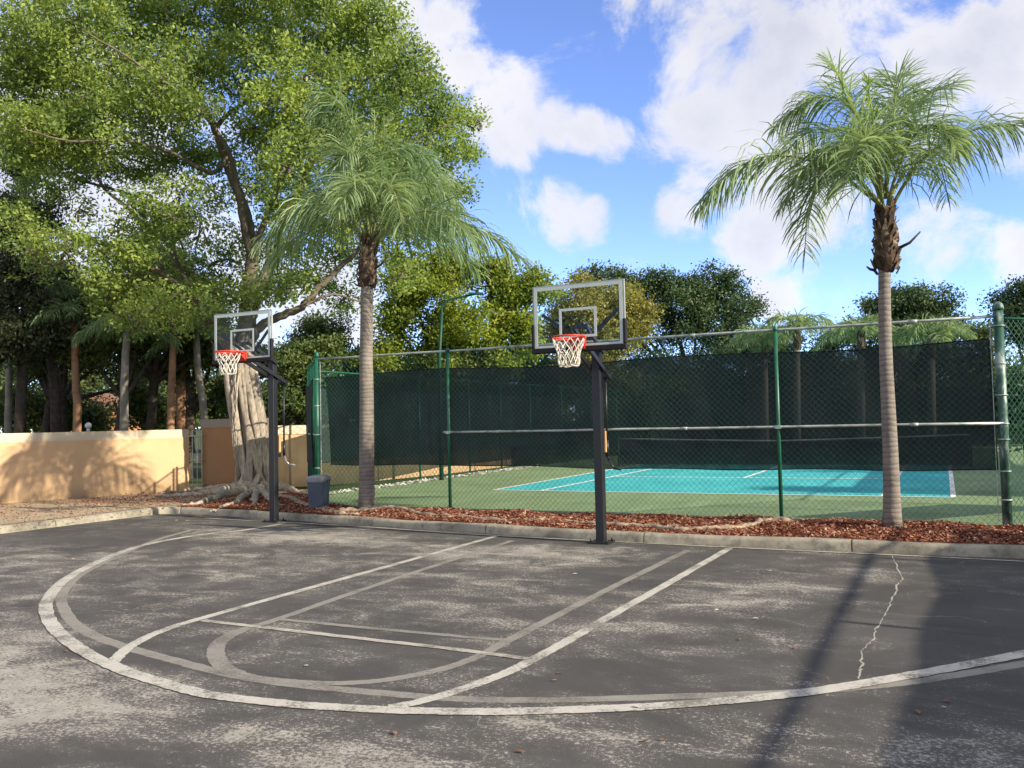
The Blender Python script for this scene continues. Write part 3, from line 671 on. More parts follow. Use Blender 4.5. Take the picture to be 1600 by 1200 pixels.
# ------------------------------------------------------------------ basketball hoops
def hoop(label, x, y, by, zb, zt, zr, crank_dx):
    """x,y pole foot; by = plane of the backboard; zb,zt board edges; zr rim height"""
    t = thing('basketball_hoop', label, 'basketball hoop', (x, y, 0), 0, 'pole mounted basketball hoops')
    b = MB(); b.box((0,0,zb/2+.02), (.14,.14,zb+.06)); pole = b.build('pole', BLACK, t)
    pm = pole.modifiers.new('bev', 'BEVEL'); pm.width = .012; pm.segments = 2
    b = MB(); b.box((0,0,.014), (.34,.34,.028))
    for sx in (-1,1):
        for sy in (-1,1): b.cyl((sx*.13, sy*.13), .016, .028, .07, 6)
    b.build('base_plate', BLACK, t)
    yb = by-y; W = 1.47; H = zt-zb
    fw = .052
    def frame(name, x0, x1, z0, z1, w, yy, dpt, mat, par):
        f = MB()
        f.box(((x0+x1)/2, yy, z1-w/2), (x1-x0, dpt, w)); f.box(((x0+x1)/2, yy, z0+w/2), (x1-x0, dpt, w))
        f.box((x0+w/2, yy, (z0+z1)/2), (w, dpt, z1-z0-2*w)); f.box((x1-w/2, yy, (z0+z1)/2), (w, dpt, z1-z0-2*w))
        return f.build(name, mat, par)
    g = MB(); g.box((0, yb, (zb+zt)/2), (W-.02, .012, H-.02)); board = g.build('backboard', GLASS, t)
    frame('border', -W/2+.012, W/2-.012, zb+.012, zt-.012, fw, yb-.009, .006, WHITE, board)
    frame('target_square', -.305, .305, zr+.02, zr+.475, .040, yb-.009, .006, WHITE, board)
    f = MB()                                                         # metal frame, behind the glass edge
    for (c, d) in [((0, yb+.02, zt), (W+.03, .035, .024)), ((0, yb+.02, zb), (W+.03, .035, .03)), ((-W/2-.003, yb+.02, (zb+zt)/2), (.024, .035, H-.03)), ((W/2+.003, yb+.02, (zb+zt)/2), (.024, .035, H-.03))]: f.box(c, d)
    f.build('frame', simple('board_frame', (.34,.37,.36), .5) if 'board_frame' not in MATS else MATS['board_frame'], t)
    p = MB(); ph = H*.38
    p.box((0, yb, zb-.012), (W+.075, .075, .085)); p.box((-W/2-.012, yb, zb+.03+ph/2), (.052, .075, ph)); p.box((W/2+.012, yb, zb+.03+ph/2), (.052, .075, ph))
    po = p.build('padding', PAD, t); m = po.modifiers.new('bev', 'BEVEL'); m.width = .015; m.segments = 2
    # rim
    R = .235; yr = yb-.16-R
    r = MB(); r.tube([(R*math.cos(a), yr+R*math.sin(a), zr) for a in np.linspace(0, 2*math.pi, 33)[:-1]], .014, 8, closed=True)
    r.tube([((R-.03)*math.cos(a)*1.02, yr+(R-.03)*math.sin(a)*1.02, zr-.03) for a in np.linspace(math.pi*.02, math.pi*.98, 14)], .010, 6)
    for sx in (-1,1):
        r.beam((sx*.19, yr+.14, zr-.005), (sx*.09, yb-.03, zr-.01), .02, .03); r.beam((sx*.13, yr+.19, zr-.01), (sx*.085, yb-.03, zr-.13), .012, .04)
    for k in range(12):
        a = 2*math.pi*k/12; r.tube([(R*math.cos(a), yr+R*math.sin(a), zr-.014), (R*1.02*math.cos(a), yr+R*1.02*math.sin(a), zr-.04)], .006, 4)
    rim = r.build('rim', RED, t)
    q = MB(); q.box((0, yb-.026, zr-.065), (.26, .028, .19)); q.add([(-.11,yb-.04,zr),(.11,yb-.04,zr),(.11,yr+R*.95,zr-.02),(-.11,yr+R*.95,zr-.02),(-.11,yb-.04,zr-.15),(.11,yb-.04,zr-.15)], [(0,1,2,3),(3,2,5,4),(0,3,4),(1,5,2)])
    q.build('bracket', RED, rim)
    # net: two families of cords spiralling down
    n = MB(); zs = np.linspace(0, 1, 13)
    def nr(u): return R*(1-.42*u**.75)+.012*math.sin(u*9)
    for k in range(12):
        for sg in (-1, 1):
            P = []
            for u in zs:
                a = 2*math.pi*(k+sg*u*2.3)/12+.04*math.sin(9*u+k); P.append((nr(u)*math.cos(a), yr+nr(u)*math.sin(a), zr-.035-.40*u+.008*math.sin(k*2.1)))
            n.tube(P, .0075, 5)
    n.tube([(nr(1)*math.cos(a), yr+nr(1)*math.sin(a), zr-.435+.008*math.sin(a*5)) for a in np.linspace(0, 2*math.pi, 25)[:-1]], .008, 5, closed=True)
    n.build('net', NETM, rim)
    # parallelogram arms
    a = MB()
    for sx in (-1, 1):
        a.beam((sx*.105, yb+.06, zb+.05), (sx*.105, .32, zb-.42), .035, .075)
        a.beam((sx*.105, yb+.06, zb+.34), (sx*.105, .02, zb-.02), .03, .06)
        a.beam((sx*.62, yb+.05, zb+.56), (sx*.10, yb+.20, zb+.16), .03, .05)
    a.beam((-.13, .30, zb-.41), (.13, .30, zb-.41), .04, .04); a.beam((-.13, yb+.07, zb+.34), (.13, yb+.07, zb+.34), .05, .06); a.beam((-.13, yb+.07, zb+.06), (.13, yb+.07, zb+.06), .05, .06)
    a.build('support_arm', BLACK, t)
    c = MB(); c.tube([(.03, .30, zb-.42), (.03, .29, 1.62)], .019, 8); c.tube([(.03, .29, 1.62), (.03, .285, 1.36)], .03, 8)
    c.box((.0, .13, 1.36), (.06, .14, .08)); c.tube([(.03, .285, 1.36), (.07, .27, 1.30)], .022, 8)
    cr = c.build('lift_rod', BLACK, t)
    h = MB(); h.tube([(.06, .27, 1.33), (.10+crank_dx*.2, .25, 1.22), (.14+crank_dx*.4, .24, 1.17)], .017, 8); h.tube([(.13+crank_dx*.4, .24, 1.17), (.24+crank_dx, .22, 1.15)], .02, 8); h.build('crank_handle', STEEL if crank_dx > .1 else BLACK, cr)
    s = MB(); s.box((.055, .11, 1.60), (.05, .05, .34)); s.build('sticker', TAN, t)
    return t
hoop('black pole basketball hoop with glass backboard standing before the middle of the windscreen', -4.95, 13.19, 12.42, 3.045, 4.03, 3.19, .04)
hoop('smaller looking left basketball hoop with glass backboard standing before the ficus trunk', -12.46, 14.15, 13.28, 3.285, 4.235, 3.43, .13)

# ------------------------------------------------------------------ walls and gate
def wall(label, pts, z0, z1, th, cop, ccol=CREAM, body=PEACH, name='garden_wall', over=.025):
    t = thing(name, label, 'wall')
    b = MB(); c = MB(); P = [np.array(p, float) for p in pts]; n = len(P)
    offs = []
    for i in range(n):
        tt = P[min(i+1, n-1)]-P[max(i-1, 0)]; tt /= np.linalg.norm(tt); offs.append(np.array([-tt[1], tt[0]]))
    def strip(mb, za, zb, o0, o1, ext):
        V = []
        for i in range(n):
            e = 0
            d = (P[min(i+1, n-1)]-P[max(i-1, 0)]); d /= np.linalg.norm(d)
            if i == 0: e = -ext
            if i == n-1: e = ext
            for (o, z) in ((o0, za), (o1, za), (o1, zb), (o0, zb)): q = P[i]+offs[i]*o+d*e; V.append((q[0], q[1], z))
        Fs = [(3,2,1,0), tuple(4*(n-1)+k for k in range(4))]
        for i in range(n-1):
            for k in range(4): Fs.append((4*i+k, 4*i+(k+1)%4, 4*i+4+(k+1)%4, 4*i+4+k))
        mb.add(V, Fs)
    strip(b, z0, z1-cop, 0, th, 0); strip(c, z1-cop, z1, -over, th+over, .012)
    b.build('wall_body', body, t); c.build('coping', ccol, t); return t
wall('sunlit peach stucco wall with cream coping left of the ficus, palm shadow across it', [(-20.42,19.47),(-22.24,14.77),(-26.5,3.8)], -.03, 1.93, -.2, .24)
wall('shade-toned peach stucco wall with darkened coping directly behind the ficus trunk', [(-20.45,20.0),(-18.35,20.62)], 0, 2.22, .22, .26, m_stucco('shaded_cream_coping', (.36,.31,.24)), SHADEW)  # body and coping colours darkened to stand for shade
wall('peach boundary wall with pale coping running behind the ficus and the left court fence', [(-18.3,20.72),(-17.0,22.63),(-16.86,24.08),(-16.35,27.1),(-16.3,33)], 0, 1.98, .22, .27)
gt = thing('garden_gate', 'narrow white metal gate between the sunlit peach wall and the shaded wall', 'gate', (0,0,0))
ga = gp(299,768,.1); gb = gp(311,768,.1)
b = MB()
for z in (.25, 1.0, 1.72): b.tube([(-20.42,19.52,z), (-20.28,20.0,z)], .018, 6)
for k in (.15,.45,.75): b.tube([(-20.42+.14*k,19.52+.48*k,.12), (-20.42+.14*k,19.52+.48*k,1.9)], .014, 6)
b.build('bars', IVORY, gt)
b = MB(); b.box((-20.34,19.78,1.05), (.05,.16,.3), .28); b.build('lock_box', IVORY, gt)

# ------------------------------------------------------------------ bin
tb_ = thing('trash_bin', 'grey blue plastic trash bin with a liner, standing on mulch by the gate panel', 'trash bin', (-12.32, 15.42, .13), .25)
b = MB(); n = 4
def ring(w, z, r=.06, seg=4):
    P = []
    for (sx, sy, a0) in ((1,1,0),(-1,1,90),(-1,-1,180),(1,-1,270)):
        for k in range(seg+1):
            a = rad(a0+90*k/seg); P.append((sx*(w-r)+r*math.cos(a), sy*(w-r)+r*math.sin(a), z))
    return P
def rings(mb, L):
    m = len(L[0]); V = [p for R_ in L for p in R_]; Fs = []
    for i in range(len(L)-1):
        for k in range(m): Fs.append((i*m+k, i*m+(k+1)%m, (i+1)*m+(k+1)%m, (i+1)*m+k))
    Fs.append(tuple(range(m-1,-1,-1))); Fs.append(tuple((len(L)-1)*m+k for k in range(m))); mb.add(V, Fs)
rings(b, [ring(.165,0), ring(.172,.02), ring(.20,.62), ring(.205,.63), ring(.205,.68), ring(.19,.68), ring(.18,.4)]); b.build('body', BIN, tb_)
b = MB(); rings(b, [ring(.212,.60), ring(.216,.64), ring(.214,.70), ring(.16,.735), ring(.08,.75)]); b.build('liner', BAG, tb_)
for sx in (-1,1):
    b = MB(); b.tube([(sx*.205,-.08,.6),(sx*.245,-.06,.64),(sx*.245,.06,.64),(sx*.205,.08,.6)], .012, 6); b.build('handle', BIN, tb_)

# ------------------------------------------------------------------ palms
def frond_mesh(B, C, T, n=62, leaf=.55, plume=.5, seed=0, droop=1.0, w=.022):
    """rachis along a quadratic bezier; leaflets in several ranks drooping with gravity. returns leaflet arrays and rachis points"""
    r = np.random.default_rng(seed); B, C, T = (np.array(p, float) for p in (B, C, T)); V = []; Fs = []
    u = np.linspace(0, 1, 22); cur = np.outer((1-u)**2, B)+np.outer(2*u*(1-u), C)+np.outer(u**2, T)
    for i in range(n):
        t = .12+.88*(i+r.uniform(-.3,.3))/n; t = min(max(t, .1), 1)
        p = (1-t)**2*B+2*t*(1-t)*C+t*t*T; d = 2*(1-t)*(C-B)+2*t*(T-C); d /= np.linalg.norm(d)
        side = np.cross(d, (0,0,1)); side /= max(np.linalg.norm(side), 1e-3); up = np.cross(side, d)
        L = leaf*(.55+.45*math.sin(min(1, t*1.15+.12)*math.pi*.92))*r.uniform(.85, 1.12)
        if t > .85: L *= 1-.45*(t-.85)/.15
        for sg in (-1, 1):
            a = r.normal(0.12, plume)                                # plumose angle out of the frond's plane
            out = side*sg*math.cos(a)+up*math.sin(a)
            dv = out*.86+d*(.45+.35*t); dv /= np.linalg.norm(dv)
            q = p.copy(); ww = w*r.uniform(.8, 1.2); pts = [q.copy()]
            g = r.uniform(.55, 1.1)*droop
            for k in range(4):
                dv = dv+np.array([0,0,-1])*g*(.10+.17*k); dv /= np.linalg.norm(dv); q = q+dv*L/4; pts.append(q.copy())
            perp = np.cross(dv, out+np.array([.01,.02,.3])); perp /= max(np.linalg.norm(perp), 1e-3)
            tw = r.uniform(-.8,.8); perp = perp*math.cos(tw)+np.cross(dv, perp)*math.sin(tw)
            b = len(V)
            for k, q in enumerate(pts):
                wk = ww*(.55, 1, .95, .7, .12)[k]/2; V.append(q-perp*wk); V.append(q+perp*wk)
            for k in range(4): Fs.append((b+2*k, b+2*k+2, b+2*k+3, b+2*k+1))
    return np.array(V), np.array(Fs), cur
def palm(label, base, lean, trunk, boots, fronds, name='palm_tree', group='queen palms in the mulch bed', leaf=.55, nleaf=62, w=.022, seed=1):
    t = thing(name, label, 'palm tree', base, 0, group)
    b = MB(); b.tube([local(t, p) for p, r in trunk], [r for p, r in trunk], 20); b.build('trunk', PALMB, t)
    # fibrous boots: overlapping old leaf bases round the upper trunk
    p0, p1, r0, r1 = boots; p0 = np.array(local(t, p0)); p1 = np.array(local(t, p1)); m = MB(); m2 = MB(); rr = random.Random(seed)
    m.tube([tuple(p0+(p1-p0)*k/6) for k in range(7)], [r0*.62, r0*.84, r0*.92, (r0+r1)*.46, r1*.92, r1*.85, r1*.7], 14)
    N = 90
    for i in range(N):
        f = (i+rr.random())/N*1.06-.05; a = i*2.4+rr.uniform(-.3,.3); c = p0+(p1-p0)*f; R = (r0+(r1-r0)*f)
        o = np.array([math.cos(a), math.sin(a), 0]); s = np.array([-o[1], o[0], 0]); L = rr.uniform(.10,.24); w_ = rr.uniform(.025,.075)
        A = c+o*R*.82; Bq = c+o*(R*1.02+rr.uniform(-.02,.03))+np.array([0,0,L*.6]); Cq = c+o*(R*1.0+rr.uniform(-.03,.06))+np.array([0,0,L])
        tgt = m
        th = o*.02
        V = [A-s*w_, A+s*w_, Bq+s*w_*.7, Bq-s*w_*.7, Cq+s*w_*.3, Cq-s*w_*.3]; V += [v-th for v in V]
        tgt.add(V, [(0,1,2,3),(3,2,4,5),(7,6,9,8),(8,9,11,10),(0,3,9,6),(1,7,8,2),(3,5,11,9),(2,8,10,4)])
    for sx, zf, ll in ((1,.35,.32),(-1,.03,.10)):
        c = p0+(p1-p0)*zf; m.tube([tuple(c+np.array([sx*r0*.8,0,0])), tuple(c+np.array([sx*(r0+ll*.5),-.02,ll*.25])), tuple(c+np.array([sx*(r0+ll),-.02,ll*.75]))], [.03,.022,.012], 6)
    bo = m.build('boots', BOOT, t)
    for i, fr in enumerate(fronds):
        B_, C_, T_ = (local(t, p) for p in fr[:3]); opt = fr[3] if len(fr) > 3 else {}
        V, Fs, cur = frond_mesh(B_, C_, T_, opt.get('n', nleaf), opt.get('leaf', leaf), opt.get('plume', .5), seed*100+i, opt.get('droop', 1.0), w)
        f = from_arrays('frond', V, Fs, PALMY if opt.get('young') else PALML, t)
        m = MB(); k = len(cur); m.tube([tuple(p) for p in cur], list(np.linspace(.032, .006, k)), 6); m.build('rachis', RACH, f)
    return t
# right palm
DR = at(1393,820,14.02); DRd = 14.02
RB = np.array([aty(1394,826,15.3)[0], 15.3, .10])
def rp(px, py, dd=0.0): return at(px, py, DRd+dd)
trunkR = [(RB,.158)]+[(rp(x, y), r*.84) for x, y, r in [(1394,800,.165),(1393,760,.15),(1391,700,.138),(1388,640,.130),(1385,580,.122),(1383,520,.115),(1382,470,.112),(1382,425,.110),(1383,380,.10)]]
hb_ = rp(1383,338)
def z7(x, y, dd=0): return rp(1060+x/2.963, 60+y/2.963, dd)
def ctrl(B, M, T): return 2*np.array(M)-.5*(np.array(B)+np.array(T))      # bezier control so the curve passes through M at t=.5
def fr(B, M, T, **o): return (B, ctrl(B, M, T), T, o)
def bend(px, py, dd=0): return rp(px, py, dd)
FR = [fr(z7(955,790), z7(470,540,-.3), z7(110,790,-.5), droop=1.3, leaf=1.05),
      fr(z7(945,780,-.1), z7(690,610,-.9), z7(585,1000,-1.6), leaf=.92),
      fr(z7(940,760), z7(760,290,.4), z7(440,420,.7)),
      fr(z7(945,740), z7(820,330,.6), z7(700,110,1.0), droop=.6),
      fr(z7(950,720), z7(905,400,.1), z7(872,170,.2), droop=-.25, leaf=.34, plume=.9, young=True, n=34),
      fr(z7(965,740), z7(1050,370,.3), z7(1290,215,.8), droop=.75),
      fr(z7(990,780), z7(1270,460,-.3), z7(1700,420,-.6), droop=1.35, leaf=1.05),
      fr(z7(970,760,-.1), z7(1120,420,-.7), z7(1290,520,-1.3)),
      fr(z7(945,770,-.1), z7(870,470,-1.0), z7(760,720,-2.0), leaf=.95),
      fr(z7(960,740,.1), z7(990,330,1.0), z7(1060,330,2.2)),
      fr(z7(945,750,.1), z7(700,430,1.0), z7(480,560,2.0)),
      fr(z7(955,720,.1), z7(1000,330,.5), z7(1010,170,1.1), droop=.5),
      fr(z7(970,770,.1), z7(1150,520,1.2), z7(1250,760,2.1)),
      fr(z7(940,770,-.1), z7(760,500,-.6), z7(480,780,-.9))]
palm('lighter right queen palm with its crown against open clouds, standing in red mulch', tuple(RB), None, trunkR, (rp(1385,424), rp(1383,330), .19, .15), FR, seed=3, nleaf=105, leaf=.86, w=.024)
# left palm
LB = np.array([aty(573,800,15.55)[0], 15.55, .08]); DLd = float((LB-CAM)@RM[2])
def lq(px, py, dd=0.0): return at(px, py, DLd+dd)
trunkL = [(LB,.19)]+[(lq(x, y), r*.87) for x, y, r in [(573,775,.20),(573,740,.185),(573,680,.18),(573,620,.172),(572,560,.162),(573,500,.155),(573,460,.15),(574,430,.13)]]
def z4(x, y, dd=0): return lq(400+x/3.333, 120+y/3.333, dd)
FL = [fr(z4(590,830), z4(480,200,.2), z4(285,190,.3), leaf=1.1, droop=1.2),
      fr(z4(585,830), z4(530,480,.6), z4(350,230,1.0), leaf=1.1),
      fr(z4(600,830), z4(650,420,.2), z4(920,440,.3), leaf=1.0),
      fr(z4(605,850), z4(830,560,-.3), z4(1060,680,-.6), leaf=1.0),
      fr(z4(620,880), z4(960,730,-.4), z4(1390,960,-.6), leaf=1.2, droop=1.1),
      fr(z4(580,880), z4(350,660,-.4), z4(20,880,-.6), leaf=1.2, droop=1.2),
      fr(z4(570,900), z4(380,760,.5), z4(60,1000,.9), leaf=1.2),
      fr(z4(620,900), z4(860,770,.6), z4(1160,1030,1.1), leaf=1.1),
      fr(z4(600,800), z4(612,450,0), z4(617,170,.1), leaf=.25, droop=-.2, plume=.3, n=26),
      fr(z4(600,850,-.1), z4(560,560,-1.2), z4(430,700,-2.2), leaf=1.0),
      fr(z4(605,850,-.1), z4(680,570,-1.2), z4(760,760,-2.2), leaf=1.0),
      fr(z4(590,850), z4(520,430,-.5), z4(420,520,-.9), leaf=1.0),
      fr(z4(600,850,.1), z4(700,520,1.2), z4(800,700,2.4), leaf=1.0),
      fr(z4(590,850,.1), z4(440,560,1.2), z4(260,760,2.4), leaf=1.0),
      fr(z4(612,840), z4(760,480,.7), z4(1010,560,1.1), leaf=1.0),
      fr(z4(610,860,-.1), z4(900,700,-1.2), z4(1150,900,-2.0), leaf=1.1)]
palm('darker left queen palm before the tall ficus crown, standing right of the bin', tuple(LB), None, trunkL, (lq(573,448), lq(578,372), .21, .17), FL, seed=5, nleaf=105, w=.028)

# ------------------------------------------------------------------ trees
def leaves(clumps, n, size, r, twig=.28, per=16, flat=.55, hang=0.0):
    """clumps: (centre, (rx,ry,rz), weight). leaves grow in small twig tufts, denser towards the shell of each clump"""
    wts = np.array([c[2]*(c[1][0]*c[1][2]) for c in clumps], float); wts /= wts.sum(); nt = max(1, n//per)
    ci = r.choice(len(clumps), nt, p=wts); C = np.array([c[0] for c in clumps])[ci]; Rr = np.array([c[1] for c in clumps])[ci]
    d = r.normal(size=(nt, 3)); d /= np.linalg.norm(d, axis=1)[:, None]; rr_ = r.uniform(.15, 1, nt)**.45
    bumps = 1+.22*np.sin(d[:,0]*5+ci)+.18*np.sin(d[:,2]*7+ci*2.3)
    tw = C+d*Rr*(rr_*bumps)[:, None]
    tw = np.repeat(tw, per, 0); dd = np.repeat(d, per, 0); k = len(tw)
    P = tw+r.normal(size=(k, 3))*twig*np.array([1, 1, .7])
    nrm = r.normal(size=(k, 3))*.75+dd*.35+np.array([0, 0, flat]); nrm /= np.linalg.norm(nrm, axis=1)[:, None]
    a = r.normal(size=(k, 3)); a[:, 2] -= hang*1.5; a -= nrm*np.sum(a*nrm, 1)[:, None]; a /= np.linalg.norm(a, axis=1)[:, None]; b = np.cross(nrm, a)
    L = size*r.uniform(.65, 1.25, k)[:, None]; W = L*.5
    V = np.stack([P-a*L/2, P+b*W/2-a*L*.05, P+a*L/2, P-b*W/2-a*L*.05], 1).reshape(-1, 3)
    return V, np.arange(4*k).reshape(-1, 4)
def limb(mb, pts, r0, r1, n=14, sides=8, wob=.0, rr=random):
    P = spline(pts, n)
    if wob:
        for i in range(1, n-1): P[i] += np.array([rr.uniform(-wob, wob) for _ in range(3)])
    mb.tube([tuple(p) for p in P], list(np.linspace(r0, r1, n)), sides)

def tree(name, label, cat, base, trunk, limbs, clumps, n, size, lmat, bmat, group=None, twig=.28, seed=1, sides=10, flat=.55, per=16, hang=0.0, twigs=True):
    t = thing(name, label, cat, base, 0, group); r = np.random.default_rng(seed); rr = random.Random(seed)
    b = np.array(base, float); m = MB()
    m.tube([tuple(np.array(p)-b) for p, _ in trunk], [q for _, q in trunk], sides)
    for pts, r0, r1 in limbs: limb(m, [np.array(p)-b for p in pts], r0, r1, 16, 8, r0*.15, rr)
    if twigs:                                                       # thin branches to the clumps
        tips = [np.array(pts[-1]) for pts, _, _ in limbs] or [np.array(trunk[-1][0])]
        nodes = tips+[np.array(pts[len(pts)//2]) for pts, _, _ in limbs]
        for c in clumps:
            cc = np.array(c[0]); near = min(nodes, key=lambda q: np.linalg.norm(q-cc))
            if np.linalg.norm(near-cc) > .3:
                mid = (near+cc)/2+np.array([rr.uniform(-.2,.2), rr.uniform(-.2,.2), -.15]); limb(m, [near-b, mid-b, cc-b], .055*size/.13, .015, 8, 5, .03, rr)
            for _ in range(3):
                d = r.normal(size=3); d /= np.linalg.norm(d); e = cc+d*np.array(c[1])*.85
                limb(m, [cc-b, (cc+e)/2-b+np.array([0,0,.1]), e-b], .022*size/.13, .007, 6, 4, .02, rr)
    m.build('trunk', bmat, t)
    V, Fs = leaves([(np.array(c[0])-b, c[1], c[2]) for c in clumps], n, size, r, twig, per, flat, hang)
    from_arrays('crown', V, Fs, lmat, t); return t

# --- the ficus
FD = 25.0
FBASE = gp(396,764,.14); FD = float((FBASE-CAM)@RM[2])
def fp(px, py, dd=0.0): return at(px, py, FD+dd)
def ficus():
    t = thing('ficus_tree', 'huge spreading ficus with pale ropey trunk of fused aerial roots behind the left hoop', 'tree', FBASE)
    b = FBASE; m = MB(); rr = random.Random(11)
    core = [fp(396,770), fp(397,752), fp(396,735), fp(393,700), fp(386,650), fp(378,600), fp(374,570), fp(376,545)]
    core[0][2] = 0.0
    rad_ = [.60,.48,.44,.43,.44,.42,.38,.33]
    def cr(u):
        P = spline(core, 40); i = min(int(u*39), 38); return P[i]
    CP = spline(core, 40); RP = np.interp(np.linspace(0,1,40), np.linspace(0,1,8), rad_)
    m.tube([tuple(p-b) for p in CP], list(RP*.76), 18)
    for i in range(26):                                              # fused strands wrapping the core
        a0 = i*2*math.pi/26+rr.uniform(-.1,.1); tw = rr.choice([-1,1])*rr.uniform(.2,1.1); P = []; R = []; s0 = rr.uniform(.05,.135)
        for k in range(40):
            u = k/39; a = a0+tw*u+.22*math.sin(u*8+i*1.3); q = RP[k]*(.93+.10*math.sin(u*6+i*1.7))
            fl = max(0, .16-u)/.16; q += fl**2*.42*rr.uniform(.9,1.1)
            P.append(tuple(CP[k]+np.array([math.cos(a)*q, math.sin(a)*q, 0])-b)); R.append(s0*(1+.25*math.sin(u*9+i*2))*(1-.1*u)*(1+fl*.5))
        m.tube(P, R, 8)
    for i in range(5):                                               # free hanging roots beside the trunk, left side mostly
        px = rr.choice([352,356,360,364,368]); y0 = rr.uniform(560,600); y1 = rr.uniform(690,730)
        limb(m, [fp(px+rr.uniform(0,8), y0, -.5)-b, fp(px, (y0+y1)/2, -.55)-b, fp(px+rr.uniform(-3,6), y1, -.55)-b], .028, .008, 12, 6, .025, rr)
    L = [([(375,560),(352,525),(330,500),(300,465),(270,440),(190,392),(100,368),(20,362)], .26,.05, -.8),
         ([(372,560),(345,530),(318,497),(290,440),(262,380),(235,320),(190,300),(120,280),(50,265)], .2,.04, .6),
         ([(376,560),(384,500),(394,420),(392,370),(380,320),(352,250),(336,200),(300,130),(270,50),(250,-40)], .34,.07, 0),
         ([(392,400),(380,350),(372,300),(362,250),(345,215),(300,160),(200,90),(100,30)], .17,.03, -1.2),
         ([(336,200),(360,175),(400,150),(440,110),(480,40)], .11,.03, -.3),
         ([(384,560),(398,520),(425,500),(470,480),(498,450),(540,410),(600,350),(660,290),(720,250)], .24,.035, .4),
         ([(384,540),(400,470),(425,400),(450,330),(490,250),(530,160),(560,60)], .26,.05, 1.0),
         ([(425,400),(470,350),(520,300),(600,240),(690,200),(740,185)], .13,.025, .2),
         ([(392,400),(420,330),(445,260),(470,200),(560,130),(650,90)], .15,.03, -1.0),
         ([(352,250),(330,270),(270,240),(200,220),(110,220),(30,200)], .11,.025, -1.5),
         ([(270,440),(240,400),(215,340),(160,290),(140,230),(100,150),(50,80)], .10,.03, -.5),
         ([(300,465),(240,450),(180,430),(110,415),(50,412)], .09,.03, -1.0),
         ([(470,480),(520,460),(570,470),(620,440)], .08,.02, 1.0)]
    lm = MB()
    for pts, r0, r1, dd in L:
        n = len(pts); limb(lm, [fp(x, y, dd*(k/(n-1))*3.0)-b for k, (x, y) in enumerate(pts)], r0*.70, r1*.45, 6*n, 8, r0*.10, rr)
    C = []
    def cl(px, py, r, w=1.0, dd=None, fl=.8):
        D = rr.uniform(-3.0, 3.5) if dd is None else dd; R = r*(FD+D)/F; C.append((fp(px, py, D), (R, R*1.15, R*fl), w))
    for a in [(40,55,85),(120,30,90),(210,45,90),(310,35,95),(410,30,90),(500,40,80),(575,75,70),(630,110,60),(660,150,55),(570,140,75),(480,120,80),(380,110,75),(280,105,65),(190,120,70),(100,130,75),(20,160,70),
              (80,-60,100),(230,-70,110),(380,-70,110),(500,-40,80),(590,30,55),
              (690,185,42),(722,178,30),(700,235,38),(640,225,60),(590,205,65),(735,240,20),(745,190,14),(690,290,40),(650,320,45),(720,300,20),(600,270,60),
              (520,200,65),(455,205,55),(400,200,45),(250,185,55),(170,190,60),(100,215,50),(40,235,45),(300,240,38),(215,255,50),(140,245,45)]: cl(*a)
    for a in [(420,250,40),(340,310,40),(275,300,45),(210,320,36),(310,360,45),(245,385,42),(185,350,26),(395,290,40),(440,310,45),(480,280,50),(350,410,45),(300,430,45),(240,440,45),(175,455,40),(400,370,42),
              (450,390,45),(500,440,40),(540,470,40),(420,440,40),(100,395,26),(60,420,30),(130,330,22),(30,330,30),(90,300,22),(560,400,40),(620,430,40),(350,250,45),(260,250,40),(120,270,40),(60,280,40),(160,390,30),(330,460,40),(270,490,40),(210,500,36),(370,460,36),
              (520,390,45),(580,350,50),(620,380,40),(680,350,35),(540,320,50),(60,360,26),(240,350,36),(460,440,34)]: cl(*a, w=.62)
    for a in [(190,395,34),(430,450,40),(250,470,40),(150,430,30),(60,385,34),(110,370,30),(20,345,36),(210,395,36),(330,500,36),(600,300,45),(520,350,45),(610,350,40),(450,330,40),(40,200,60),(120,215,60),(40,100,70),(450,260,50),(430,160,55),(300,170,45),(250,140,55),(150,150,60),(480,230,45),(260,330,36)]: cl(*a, w=.8, dd=rr.uniform(-3.5,-2))
    # twigs inside the clumps
    r = np.random.default_rng(4)
    for c in C:
        for _ in range(4):
            d = r.normal(size=3); d /= np.linalg.norm(d); e = c[0]+d*np.array(c[1])*.9
            s = c[0]-d*np.array(c[1])*.5+np.array([0,0,-.2]); limb(lm, [s-b, c[0]-b+r.normal(size=3)*.1, e-b], .03, .008, 7, 4, .03, rr)
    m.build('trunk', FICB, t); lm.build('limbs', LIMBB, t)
    V, Fs = leaves([(c[0]-b, c[1], c[2]) for c in C], 225000, .125, np.random.default_rng(21), .16, 24, .5)
    from_arrays('crown', V, Fs, FICL, t)
    # buttress roots spreading over the soil
    k = 0
    for pts, r0 in [([(390,768),(350,772),(310,776),(270,778),(225,776)], .17), ([(385,772),(340,782),(310,790),(285,792)], .14), ([(395,774),(375,786),(350,796),(330,800)], .13),
                    ([(405,772),(420,784),(430,790),(445,797)], .15), ([(412,768),(445,768),(470,774),(500,778)], .16), ([(400,775),(398,788),(392,796)], .13), ([(380,768),(330,768),(290,770),(250,774)], .12)]:
        q = MB(); P = [np.array([*gp(x, y-4, .15)[:2], .115+.12*(1-i/(len(pts)-1))**1.5]) for i, (x, y) in enumerate(pts)]; limb(q, [p-b for p in P], r0*.85, r0*.2, 22, 10, .035, rr); q.build('buttress_root', FICB, t)
    return t
ficus()
